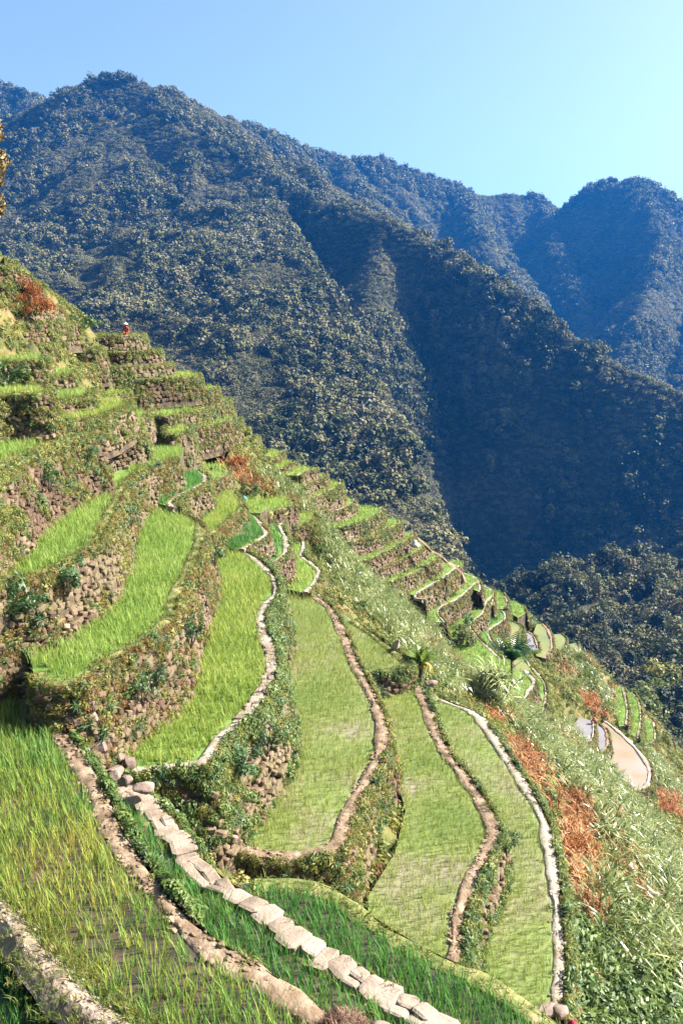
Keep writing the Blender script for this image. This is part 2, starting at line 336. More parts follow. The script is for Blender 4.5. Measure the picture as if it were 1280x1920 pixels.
terr('T1', -6.1, [(-90,1120),(-40,1108),(0,1095),(60,1085),(110,1065),(165,1035),(190,1012),(212,965),(238,912),(262,888),(300,872),(332,860)],
     [(345,846),(330,835),(318,815),(300,800),(265,800),(240,830),(180,850),(150,880),(80,900),(40,960),(0,1000),(-90,1020)], 3.0, 'turf', .4, 'bright', 'w_bright', 300, 'ochre', 'large curved wall of small stones with orange plants and a dark fern clump')
terr('T2', -7.9, [(64,1266),(70,1282),(82,1288),(110,1288),(150,1285),(200,1248),(260,1212),(320,1168),(336,1120),(362,1065),(380,1015),(380,992),(362,975),(340,965)],
     [(320,950),(292,938),(272,930),(262,980),(235,1040),(215,1090),(150,1120),(85,1180),(58,1230)], 2.6, 'turf', .42, 'bright', 'w_bright', 300, 'ochre', 'stone wall with a squared corner of pale blocks in the left middle')
terr('T3', -10.05, [(232,1452),(260,1450),(290,1448),(330,1443),(385,1436),(405,1410),(440,1370),(480,1332),(508,1290),(517,1255),(512,1215),(498,1180),(500,1145),(520,1115),(516,1085),(495,1060),(460,1035)],
     [(425,1024),(395,1015),(375,1070),(350,1150),(335,1220),(290,1300),(220,1370),(195,1420),(210,1445)], 2.7, 'pale', .36, 'lime', 'w_bright', 300, 'green', 'leafy wall below the winding pale path, its front end in deep shade')
terr('T4', -12.5, [(425,1585),(450,1600),(480,1607),(540,1615),(600,1606),(640,1588),(655,1540),(680,1490),(712,1430),(724,1380),(708,1320),(670,1245),(645,1185),(620,1140),(585,1115),(555,1103)],
     [(530,1095),(520,1130),(520,1200),(540,1290),(500,1380),(440,1480),(415,1560)], 1.9, 'mud', .4, 'sparse', 'w_pale', 300, 'mixed', 'overgrown mound wall under the rounded end of the large pale paddy')
terr('T4b', -13.1, [(682,1258),(700,1264),(720,1262),(745,1256),(768,1246),(740,1222),(700,1190),(665,1165)], [(640,1150),(640,1180),(655,1220)], 1.4, 'turf', .4, 'sparse', 'w_pale', 80, 'green', 'short shaded wall with dark bushes below the small pale paddy')
terr('T5', -14.0, [(862,1812),(863,1760),(870,1710),(892,1655),(915,1612),(930,1575),(932,1555),(905,1500),(870,1450),(845,1420),(820,1370),(806,1330),(793,1300),(780,1278)],
     [(765,1262),(690,1270),(705,1330),(735,1430),(760,1520),(740,1600),(690,1680),(690,1740),(760,1810)], 1.7, 'mud', .4, 'sparse', 'w_pale', 300, 'green', 'narrow bushy wall below the mud bank that has a bend and a step')
terr('T6', -15.3, [(1050,1905),(1056,1830),(1055,1770),(1050,1700),(1040,1620),(1025,1545),(1000,1495),(965,1440),(935,1395),(905,1350),(880,1332),(845,1318),(825,1312)],
     [(815,1300),(805,1320),(830,1380),(870,1450),(925,1560),(925,1620),(905,1680),(895,1760),(895,1850),(960,1910)], 1.6, 'pale', .36, 'sparse', 'w_pale', 0, 'green', 'low wall under the pale bank beside the reddish cane slope')
terr('T2u', -7.6, [(335,953),(322,944),(345,928),(372,915),(387,905),(388,893),(372,886),(350,879),(341,870),(352,860)], [(340,852),(325,862),(300,900),(280,930),(300,945)], 1.6, 'pale', .34, 'dark', 'w_bright', 60, 'mixed', 'rounded stone wall under the kinked white path, a bare shrub in front')
terr('T3x', -8.2, [(394,908),(412,900),(426,890),(426,878)], [(410,865),(385,868),(385,895)], 1.0, 'turf', .3, 'bright', 'w_bright', 0, 'ochre', 'small wall below a tiny paddy beside the red-leaved bushes')
terr('T3u', -9.0, [(393,1007),(415,990),(440,967),(456,955),(452,940),(443,930)], [(420,915),(395,918),(388,960),(378,985)], 1.1, 'turf', .3, 'lime', 'w_bright', 60, 'ochre', 'brown rounded wall with a flat rock at its foot')
terr('T3v', -9.85, [(456,1032),(480,1018),(502,1003),(492,988),(485,975),(470,962),(462,952)], [(448,950),(440,975),(425,1000),(420,1025)], 1.1, 'pale', .3, 'dark', 'w_bright', 40, 'ochre', 'triangular stone wall with a white sack lying at its foot')
terr('T3w', -10.85, [(500,1064),(530,1046),(540,1030),(536,1005),(528,990),(535,975),(520,968),(503,964)], [(492,970),(485,1000),(488,1030),(480,1050)], 1.2, 'pale', .32, 'dark', 'w_bright', 40, 'mixed', 'stone wall under the S-shaped white path in the middle')
terr('T3y', -9.7, [(470,962),(488,962),(502,950),(500,940)], [(480,934),(452,936),(458,955)], .5, None, .3, 'lime', 'w_bright', 0, None, 'low wall between two small lime green paddies')
terr('T4u', -12.25, [(577,1113),(595,1088),(600,1072),(590,1062),(568,1042),(571,1030),(568,1010),(552,1000),(542,998)], [(533,1000),(530,1040),(525,1080),(540,1105)], 1.0, 'pale', .3, 'lime', 'w_bright', 0, 'herb', 'low overgrown wall below the hooked end of a pale bank')
terr('W1', -10.1, [(498,963),(520,957),(540,951),(550,943),(545,938)], [(520,932),(492,938),(485,950)], 1.1, 'turf', .25, 'lime', 'w_bright', 0, 'ochre', 'brown rounded wall next to the silvery cane, upper of two')
terr('W2', -11.3, [(536,991),(560,986),(580,979),(592,970),(585,962)], [(560,962),(535,970)], 1.2, 'turf', .25, 'lime', 'w_bright', 0, 'mixed', 'brown rounded wall next to the silvery cane, lower of two')
# steps at the left (near horizon level)
terr('Tm1', -2.2, [(-60,28.5),(0,30),(84,30.5),(92,33)], 5, 1.9, 'turf', .3, 'lime', 'w_bright', 120, 'mixed', 'tall mossy wall at the left edge under the leafy green bush')
terr('U1', -3.3, [(95,31),(110,31.5),(190,34.5),(235,38.5),(240,42)], 5, 1.2, 'turf', .3, 'lime', 'w_bright', 60, 'herb', 'low wall topped by dry stones between two lime strips at left')
terr('U2', -2.65, [(78,32.5),(110,34),(168,36),(172,39)], 5, 1.1, 'turf', .3, 'bright', 'w_bright', 60, 'herb', 'short stony wall with a notch, second step from the leafy bush')
terr('U3', -1.93, [(45,35),(95,37),(130,38),(145,41)], 5, 1.4, 'straw', .25, 'bright', 'w_bright', 0, 'herb', 'brown wall right of the leafy bush with a pale straw edge')
terr('U4', -1.26, [(-60,34),(0,35),(78,36),(88,39)], 5, 1.1, 'straw', .25, 'bright', 'w_bright', 0, 'herb', 'grassy wall with a thin pale edge just above the leafy bush')
terr('U5', -.75, [(-60,37),(10,39),(95,42),(105,46)], 5, 1.3, 'straw', .25, None, 'hill', 0, 'herb', 'topmost reddish wall with a white line of stones at left')
terr('U6', 2.9, [(-60,42),(10,43.5),(36,45),(48,48)], 4, 1.0, 'turf', .3, None, 'hill', 0, 'herb', 'topmost grassy step of the hill at the left edge')
terr('U7', 2.05, [(-60,41),(20,43),(66,46),(78,50)], 4, 1.0, 'turf', .3, None, 'hill', 0, 'herb', 'second grassy step down the hill at the left edge')
terr('U8', 1.15, [(-60,40),(40,43),(104,47.5),(116,51)], 4, 1.1, 'turf', .3, None, 'hill', 0, 'ochre', 'brown step below the orange leaved plant at the left edge')
terr('U9', .3, [(-60,39),(40,42),(140,49),(150,53)], 4, 1.1, 'turf', .3, None, 'hill', 0, 'herb', 'long grassy step above the topmost reddish wall at left')
terr('R1', -.40, [(160,57.5),(181,55),(262,57),(268,61)], 6, 1.4, 'turf', .3, None, 'hill', 0, 'herb', 'highest wall of the left stair of terraces, a red figure at its end')
terr('R2', -1.36, [(190,57),(212,54.5),(292,56.5),(298,60)], 6, 1.3, 'turf', .3, None, 'hill', 0, 'herb', 'second wall from the top of the left stair of terraces')
terr('R2b', -1.1, [(90,48),(130,49),(184,50),(190,54)], 5, 1.6, 'turf', .3, None, 'hill', 0, 'herb', 'grassy wall with small dark gaps left of the topmost black notch')
terr('R3', -2.16, [(174,55),(200,52.5),(312,56.5),(318,60)], 6, 1.3, 'turf', .3, None, 'w_bright', 0, 'herb', 'third wall from the top of the left stair of terraces')
terr('R3b', -1.9, [(115,46),(150,47.5),(172,49),(176,53)], 5, 1.6, 'turf', .3, None, 'w_bright', 0, 'herb', 'grassy wall left of the lowest flat black notch')
terr('R4', -2.96, [(165,51.5),(230,53),(300,54.5),(367,57),(372,61)], 6, 1.3, 'turf', .3, 'lime', 'w_bright', 0, 'herb', 'long grassy wall in mid stair, dark blue figures at its end')
terr('R5', -3.86, [(236,56),(252,53),(300,54.5),(398,58.5),(404,62)], 6, 1.4, 'turf', .3, 'lime', 'w_bright', 60, 'mixed', 'wall with a dark vertical gap of plants above the square black notch')
terr('R5b', -3.55, [(185,48),(236,50.5),(238,54)], 5, 1.6, 'turf', .3, 'lime', 'w_bright', 0, 'herb', 'yellow-green overgrown wall left of the dark vertical gap')
terr('R6', -4.87, [(275,54),(305,50.5),(340,52.5),(380,56),(424,61),(430,64)], 7, 1.6, 'turf', .3, 'bright', 'w_bright', 60, 'mixed', 'wall right of the square black notch, the longest of the stair')
terr('R6b', -4.5, [(185,43.5),(235,45),(272,46),(276,50)], 5, 1.3, 'turf', .3, 'bright', 'w_bright', 0, 'herb', 'low wall whose end forms the left side of the square black notch')
terr('R7', -5.5, [(310,50),(318,46.5),(352,48.5),(354,52)], 5, 1.6, 'turf', .3, 'lime', 'w_bright', 40, 'mixed', 'small square wall jutting out below the square black notch')
terr('R8', -5.8, [(352,52.5),(380,54),(432,57.5),(436,61)], 6, 1.5, 'turf', .3, 'bright', 'w_bright', 40, 'ochre', 'collapsed wall with brown rubble and a round dark plant')
terr('R9', -6.2, [(415,57),(446,60),(450,63)], 5, 1.6, 'turf', .3, 'lime', 'w_bright', 0, 'herb', 'short wall at the right end of the left stair of terraces')
terr('R10', -6.9, [(430,59.5),(458,61),(464,64)], 5, 1.4, 'turf', .3, 'lime', 'w_bright', 0, 'herb', 'short overgrown wall above the tangle of red-leaved bushes')
terr('R11', -7.9, [(455,61.5),(478,63),(484,66)], 4, 1.3, 'straw', .3, None, 'hill', 0, 'herb', 'pale edged terrace wall among bushes near the ridge line')
terr('R12', -9.2, [(500,63),(524,65),(530,68)], 4, 1.5, 'turf', .3, 'lime', 'w_bright', 0, 'ochre', 'brown wall on the ridge line, first above the stepped row')
# stepped walls on the ridge
VL = ['first', 'second', 'third', 'fourth', 'fifth', 'sixth', 'seventh', 'eighth', 'ninth', 'tenth']
terr('V0', -9.6, [(528,880),(545,872),(556,866)], 6, 1.3, 'turf', .3, 'lime', 'w_bright', 0, 'ochre', 'small brown wall on the ridge line above the stepped row')
terr('V1', -9.95, [(560,892),(575,885),(588,882),(592,878)], 5, 1.0, 'straw', .28, 'lime', 'w_bright', 0, 'ochre', 'topmost and smallest wall of the row of steps on the ridge')
terr('V2', -10.6, [(568,917),(582,905),(607,896),(611,890)], 6, 1.2, 'straw', .28, 'lime', 'w_bright', 0, 'ochre', 'second wall from the top of the row of steps on the ridge')
terr('V3', -11.4, [(578,938),(610,925),(636,912),(639,905)], 7, 1.8, 'straw', .28, 'lime', 'w_bright', 0, 'herb', 'third ridge step, tall and grown over with yellow green grass')
terr('V4', -12.8, [(610,964),(640,955),(660,945),(665,936)], 7, 1.3, 'straw', .28, 'lime', 'w_bright', 0, 'ochre', 'fourth ridge step, brown with a neat pale edge')
terr('V5', -13.7, [(636,990),(660,985),(690,975),(714,962),(714,953)], 7, 1.3, 'turf', .28, 'bright', 'w_bright', 0, 'mixed', 'fifth ridge step, rounded right end sticking out furthest')
terr('V6', -14.7, [(655,1018),(680,1011),(704,1003),(725,992),(748,984),(750,976)], 7, 1.5, 'turf', .28, 'bright', 'w_bright', 0, 'mixed', 'sixth ridge step, its left half in dark green plants')
terr('V7', -15.85, [(684,1052),(704,1045),(741,1026),(772,1008),(775,1000)], 7, 1.2, 'turf', .28, 'bright', 'w_bright', 0, 'ochre', 'seventh ridge step, cut by one vertical green gap')
terr('V8', -16.7, [(705,1070),(735,1056),(760,1047),(796,1025),(798,1018)], 7, 1.2, 'turf', .28, 'bright', 'w_bright', 0, 'ochre', 'eighth ridge step, long and low with a white sack above its end')
terr('V9', -17.6, [(735,1092),(775,1075),(800,1059),(818,1050),(823,1038)], 7, 1.4, 'turf', .28, 'bright', 'w_bright', 0, 'ochre', 'ninth ridge step, reddish in the middle and grey green at its end')
terr('V10', -18.7, [(795,1125),(780,1120),(790,1108),(829,1087),(852,1068),(862,1062)], [(868,1058),(850,1052),(800,1060),(760,1085),(760,1110)], 1.9, 'pale', .28, 'bright', 'w_bright', 0, 'ochre', 'tenth ridge step, tall brown wall below a crisp white edge')
terr('V11', -20.3, [(835,1168),(822,1152),(828,1140),(862,1121),(885,1100),(892,1094)], [(900,1088),(880,1078),(840,1095),(800,1120),(795,1140),(810,1165)], 1.7, 'pale', .28, 'bright', 'w_bright', 0, 'ochre', 'hooked wall with a bushy tree at its foot, eleventh ridge step')
terr('V12', -21.8, [(940,1236),(900,1200),(884,1180),(884,1168),(905,1150),(912,1130),(922,1120)], [(925,1108),(900,1100),(860,1130),(835,1160),(840,1200),(850,1250),(880,1300),(940,1330),(975,1300),(975,1262)], 1.5, 'pale', .26, 'bright', 'w_bright', 0, 'ochre', 'curved brown wall left of the small grey pond')
terr('V13', -23.0, [(958,1240),(925,1207),(916,1190),(920,1180),(946,1162),(944,1148),(930,1143)], [(915,1135),(895,1160),(880,1185),(905,1220),(945,1255)], 1.6, 'pale', .26, 'dark', 'w_bright', 0, 'ochre', 'curved brown wall just below the small grey pond')
terr('V14', -24.3, [(1008,1262),(985,1235),(975,1200),(978,1175),(950,1160)], [(935,1165),(920,1200),(945,1240),(985,1275)], 1.4, 'turf', .26, None, 'w_yellow', 0, 'ochre', 'low brown wall right of the yellow green paddy behind the palm')
terr('V11c', -20.34, [(899,1110),(900,1098),(892,1085),(870,1075)], [(850,1070),(862,1090),(884,1104)], 1.3, 'pale', .24, 'bright', 'w_bright', 0, 'ochre', 'tiny wall on the ridge line below the stepped path')
terr('V12c', -21.84, [(922,1135),(925,1115),(918,1105),(900,1097)], [(895,1100),(905,1125),(915,1138)], 1.2, 'straw', .24, 'bright', 'w_bright', 0, 'ochre', 'narrow wall with a pale edge on the ridge line left of the far paddies')
terr('V13c', -23.04, [(948,1142),(950,1125),(940,1112)], [(925,1108),(918,1125),(925,1142)], 1.2, 'straw', .24, 'bright', 'w_bright', 0, 'herb', 'narrow grassy wall on the ridge line, right of the thin pale edge')
terr('X0', -24.34, [(985,1150),(978,1135),(965,1128)], [(955,1130),(955,1148),(970,1158)], 1.2, None, .24, 'bright', 'w_bright', 0, 'herb', 'small wall of the last green plot on the ridge line')
terr('X1', -21.9, [(890,1257),(904,1240),(902,1215),(890,1205)], [(870,1205),(858,1230),(868,1258)], .6, 'mud', .24, 'lime', 'w_yellow', 0, 'herb', 'low wall with reddish mud rim left of the dark palm')
terr('X3', -22.9, [(962,1326),(986,1308),(990,1298),(1002,1280),(985,1257)], [(965,1262),(955,1290),(945,1320)], 1.3, 'pale', .26, 'bright', 'w_bright', 0, 'ochre', 'hooked wall in the shade right of the dark palm')
terr('X4', -24.2, [(1015,1345),(1024,1310),(1020,1280),(1000,1255)], [(985,1260),(985,1300),(985,1340)], 1.3, 'straw', .26, 'bright', 'w_bright', 0, 'herb', 'faint wall right of the green plot beside the dark palm')
terr('Y1', -25.6, [(1022,1235),(1035,1215),(1030,1185),(1018,1170)], [(1005,1170),(995,1200),(1005,1230)], 1.0, 'mud', .3, None, 'w_yellow', 0, 'ochre', 'low reddish wall beside the orange pond near the ridge')
terr('Y2', -26.3, [(1052,1225),(1060,1200),(1050,1188)], [(1035,1190),(1032,1215),(1040,1230)], 1.0, None, .3, None, 'w_yellow', 0, 'ochre', 'low wall of the olive pond second from the ridge')
terr('Y3', -27.8, [(1075,1230),(1086,1222),(1080,1205)], [(1065,1208),(1060,1232)], 1.0, None, .3, None, 'w_yellow', 0, 'herb', 'low wall of the small ochre plot at the ridge line')
terr('Y4', -25.4, [(990,1220),(1008,1218),(1000,1192),(990,1185)], [(980,1190),(982,1212)], .5, 'mud', .25, None, 'w_grey', 0, 'ochre', 'muddy rim round the small grey pool near the dark palm')
terr('Z1', -28.6, [(1078,1392),(1100,1398),(1112,1380),(1112,1352)], [(1085,1345),(1072,1362)], 1.2, 'pale', .22, None, 'w_grey', 0, 'ochre', 'low wall round the pale lilac basin')
terr('Z2', -29.2, [(1128,1412),(1140,1395),(1136,1370),(1124,1358)], [(1112,1365),(1118,1395)], .9, 'mud', .25, None, 'w_grey', 0, 'ochre', 'low wall round the narrow blue grey pool')
terr('Z3', -30.0, [(1180,1485),(1210,1478),(1218,1462),(1218,1440),(1200,1412),(1180,1390),(1160,1372),(1135,1352)], [(1125,1358),(1128,1400),(1122,1450),(1140,1480)], 1.3, 'pale', .32, None, 'w_pond', 0, 'ochre', 'wall below the big muddy pond with a thin white edge')
terr('Z4', -31.5, [(1196,1385),(1201,1350),(1198,1318),(1185,1298)], [(1165,1298),(1160,1330),(1170,1370)], 1.2, 'straw', .26, 'bright', 'w_bright', 0, 'herb', 'low wall of the bright green plot right of the pond, pale curved edge')
terr('Z5', -33.5, [(1212,1400),(1228,1385),(1225,1355)], [(1210,1350),(1202,1390)], 1.2, 'straw', .26, 'bright', 'w_bright', 0, 'herb', 'low wall of the small green plot near the forest')
terr('Z6', -30.5, [(1174,1360),(1176,1330),(1168,1290)], [(1155,1285),(1152,1330),(1160,1362)], 1.0, 'straw', .26, 'bright', 'w_bright', 0, 'herb', 'low wall of the long green strip above the bright plot')

for t in T:
    Z = t['Z']; zd = t['key'][0] in 'UR' or t['key'] == 'Tm1'; rim = smooth([(atzd(x, Z, y) if zd else atz(x, y, Z)) for x, y in t['rim_px']], t['seg'])
    ctr = None
    if isinstance(t['back'], (int, float)):
        n = len(rim); bk = []
        d = (rim[-1] - rim[0]); nn = Vector((-d.y, d.x, 0)).normalized()
        if nn.y < 0 and abs(nn.y) > .05: nn = -nn
        bk = [rim[-1] + nn * t['back'], rim[0] + nn * t['back']]
    else: bk = [atz(x, y, Z) for x, y in t['back']]
    poly = rim + bk; A = sum(poly[i - 1].x * poly[i].y - poly[i].x * poly[i - 1].y for i in range(len(poly)))
    s = 1 if A > 0 else -1
    nr = []
    for i in range(len(rim)):
        a = rim[max(0, i - 2)]; b = rim[min(len(rim) - 1, i + 2)]; d = (b - a).normalized(); nr.append(Vector((d.y, -d.x, 0)) * s)
    t['rim'] = rim; t['nr'] = nr; t['poly'] = poly; t['bk'] = bk; t['xy'] = [(p.x, p.y) for p in poly]
TD = {t['key']: t for t in T}
def covered(x, y, Z, me):
    c = np.zeros(np.shape(x), bool)
    for o in T:
        if o is not me and o['Z'] > Z: c |= in_poly(x, y, o['xy'])
    return c

# ------------------------------------------------------------------ hillside terrain
CT = []   # control points
def cz(px, py, Z): p = atz(px, py, Z); CT.append((p.x, p.y, p.z))
def cd(px, py, D): p = atd(px, py, D); CT.append((p.x, p.y, p.z))
def cw(x, y, z): CT.append((x, y, z))
for a in [(560,1000,-12.2),(600,1060,-13.2),(640,1100,-14.2),(620,1020,-13.0),(700,1120,-16.4),(700,1160,-15.2),(750,1160,-17.3),(780,1200,-16.8),(790,1240,-15.6),(740,1190,-15.2),(820,1230,-18.5),(850,1290,-17.2),(900,1310,-18.2),(880,1270,-18.8),
          (480,900,-8.9),(520,930,-9.4),(560,950,-10.4),(600,990,-12.6),(440,880,-8.0),(460,860,-8.0),(500,890,-9.2),(540,900,-9.6),(410,860,-7.2),(430,900,-8.2),(370,855,-6.9),(360,875,-7.3),(480,850,-8.6),
          (950,1345,-19.5),(1000,1400,-19.5),(960,1400,-17.2),(1010,1470,-17.3),(1060,1400,-23),(1100,1430,-24.5),(1040,1330,-25),(1060,1290,-26.5),(1100,1320,-28),(1140,1340,-29.5),(1110,1290,-28.5),(1150,1460,-27.5),(1120,1420,-26.8),
          (1060,1500,-17.6),(1080,1600,-17.2),(1080,1700,-16.9),(1080,1800,-16.8),(1090,1890,-16.6),(1130,1560,-19.5),(1180,1560,-23),(1150,1650,-18.6),(1200,1700,-20),(1250,1650,-24),(1270,1560,-31),(1250,1520,-32.0),(1270,1750,-20.5),(1180,1800,-18),(1270,1880,-18.5),(1150,1900,-17),(1350,1850,-21),(1400,1700,-27),
          (1240,1450,-34),(1270,1480,-35.5),(1230,1400,-35.2),(1280,1640,-27),(1230,1480,-32.5),
          (165,700,-2.4),(100,690,-1.6),(150,770,-3.4),(160,725,-3.0),(60,800,-3.3)]: cz(*a) if a[2] != 0 else None
for px, py, D in [(40,500,48),(60,535,50),(105,555,52),(150,588,55),(175,606,56),(230,618,60),(0,495,44),(-60,470,40),(20,512,44),
                  (265,640,62),(300,660,62),(320,686,62),(372,712,62),(400,728,62),(432,758,62),(450,780,62),(480,815,62),(520,845,62),(560,870,63),(600,888,64),(640,905,64),(668,935,65),(718,955,65),(755,980,65),(780,1003,65),(800,1016,65),(826,1038,65),(866,1060,66),(900,1088,66),(928,1108,66),(960,1122,67),(1000,1155,68),(1050,1195,69),(1095,1225,70),(1140,1268,71),(1165,1290,71),(1200,1312,72),(1240,1362,72),(1280,1420,71),(1320,1480,70)]:
    cd(px, py, D)
    p = atd(px, py, D)
    if px > 200 or D > 45:
        k = Vector((p.x, p.y, 0)).normalized()
        if px <= 230: cw(p.x + 4, p.y + 12, p.z - 10); cw(p.x + 8, p.y + 25, p.z - 26)
        else: cw(p.x + k.x * 8 + 3, p.y + k.y * 8, p.z - 9); cw(p.x + k.x * 25 + 8, p.y + k.y * 25, p.z - 32)
for a in [(80,560,48),(40,560,43),(0,560,40),(-60,560,38),(110,600,49),(60,600,44),(20,600,42),(130,612,50),(90,575,48)]: p = atd(*a); cw(p.x, p.y, p.z)
for a in [(-30,10,-4),(-30,20,-2),(-32,30,0),(-35,45,3),(-45,60,6),(-60,80,-10),(-60,40,8),(-60,15,4),(-14,8,-7.5),(-5,6,-9),(5,6,-10.5),(12,8,-12),(20,10,-15),(30,12,-19),(45,20,-28),(60,35,-38),(75,55,-48),(-10,14,-9.6),(0,5,-9.5),
          (95,90,-80),(60,100,-75),(20,105,-65),(-20,105,-50),(95,50,-60),(90,20,-48),(60,10,-34),(-60,105,-30)]: cw(*a)
for t in T:
    rim = t['rim']
    for i in range(0, len(rim), max(1, int(1.6 / t['seg']))):
        q = rim[i] + t['nr'][i] * (0.25 + t['batter'] * t['h'])
        x = np.array([q.x]); y = np.array([q.y])
        if any(in_poly(x, y, o['xy'])[0] for o in T): continue
        cw(q.x, q.y, t['Z'] - t['h'] + .25)
    for q in ([] if isinstance(t['back'], (int, float)) else t['bk']):
        if any(o is not t and in_poly(np.array([q.x]), np.array([q.y]), o['xy'])[0] for o in T): continue
        cw(q.x, q.y, t['Z'] + .1)
C = np.array(CT); C = C[np.unique(np.round(C[:, :2] / .35).astype(int), axis=0, return_index=True)[1]]
def rbf(X, Y, C, lam=.35):
    d = np.hypot(C[:, None, 0] - C[None, :, 0], C[:, None, 1] - C[None, :, 1]); n = len(C)
    A = np.zeros((n + 3, n + 3)); A[:n, :n] = -d + 0 * lam; A[:n, :n] -= lam * np.eye(n) * -1
    A[:n, n] = 1; A[:n, n + 1:] = C[:, :2]; A[n, :n] = 1; A[n + 1:, :n] = C[:, :2].T
    b = np.zeros(n + 3); b[:n] = C[:, 2]; wv = np.linalg.solve(A, b)
    out = np.full(X.shape, wv[n]) + wv[n + 1] * X + wv[n + 2] * Y
    for i in range(n): out -= wv[i] * np.hypot(X - C[i, 0], Y - C[i, 1])
    return out
gx = np.arange(-62, 98, .55); gy = np.arange(5, 108, .55); GX, GY = np.meshgrid(gx, gy)
GZ = rbf(GX, GY, C)
GZ += (fbm(GX / 3.2, GY / 3.2, 3) - .5) * .9 + (fbm(GX / 1.1, GY / 1.1, 5) - .5) * .35
INS = np.zeros(GX.shape, bool)
for t in T:
    m = in_poly(GX, GY, t['xy']) | (dist_line(GX, GY, t['xy'] + t['xy'][:1]) < .35 if t['key'] != 'x' else False)
    if isinstance(t['back'], (int, float)): m &= GZ < t['Z'] + 1.0
    if t['key'][0] == 'V': m2 = dist_line(GX, GY, [(p.x, p.y) for p in t['rim']]) < 1.7; GZ[m2] = np.minimum(GZ[m2], t['Z'] + .05)
    GZ[m] = np.minimum(GZ[m], t['Z'] - .35); INS |= in_poly(GX, GY, t['xy'])
GZ = np.maximum(GZ, -110)
def grid_mesh(name, X, Y, Z, material, smooth_=True):
    ny, nx = X.shape; V = np.stack([X.ravel(), Y.ravel(), Z.ravel()], 1).astype(np.float32)
    i = np.arange(ny * nx).reshape(ny, nx); q = np.stack([i[:-1, :-1], i[:-1, 1:], i[1:, 1:], i[1:, :-1]], -1).reshape(-1, 4)
    me = bpy.data.meshes.new(name); me.vertices.add(len(V)); me.vertices.foreach_set('co', V.ravel())
    me.loops.add(q.size); me.loops.foreach_set('vertex_index', q.ravel().astype(np.int32))
    me.polygons.add(len(q)); me.polygons.foreach_set('loop_start', np.arange(0, q.size, 4, dtype=np.int32))
    me.update(calc_edges=True); me.validate(); me.materials.append(material)
    me.polygons.foreach_set('use_smooth', [smooth_] * len(me.polygons))
    o = bpy.data.objects.new(name, me); COL.objects.link(o); return o
tag(grid_mesh('hillside', GX, GY, GZ, M['hill']), 'grassy terraced hillside falling away to the right', kind='structure')
def zat(x, y):
    fx = (np.asarray(x) - gx[0]) / .55; fy = (np.asarray(y) - gy[0]) / .55
    ix = np.clip(np.floor(fx).astype(int), 0, len(gx) - 2); iy = np.clip(np.floor(fy).astype(int), 0, len(gy) - 2); a = fx - ix; b = fy - iy
    return (GZ[iy, ix] * (1 - a) + GZ[iy, ix + 1] * a) * (1 - b) + (GZ[iy + 1, ix] * (1 - a) + GZ[iy + 1, ix + 1] * a) * b

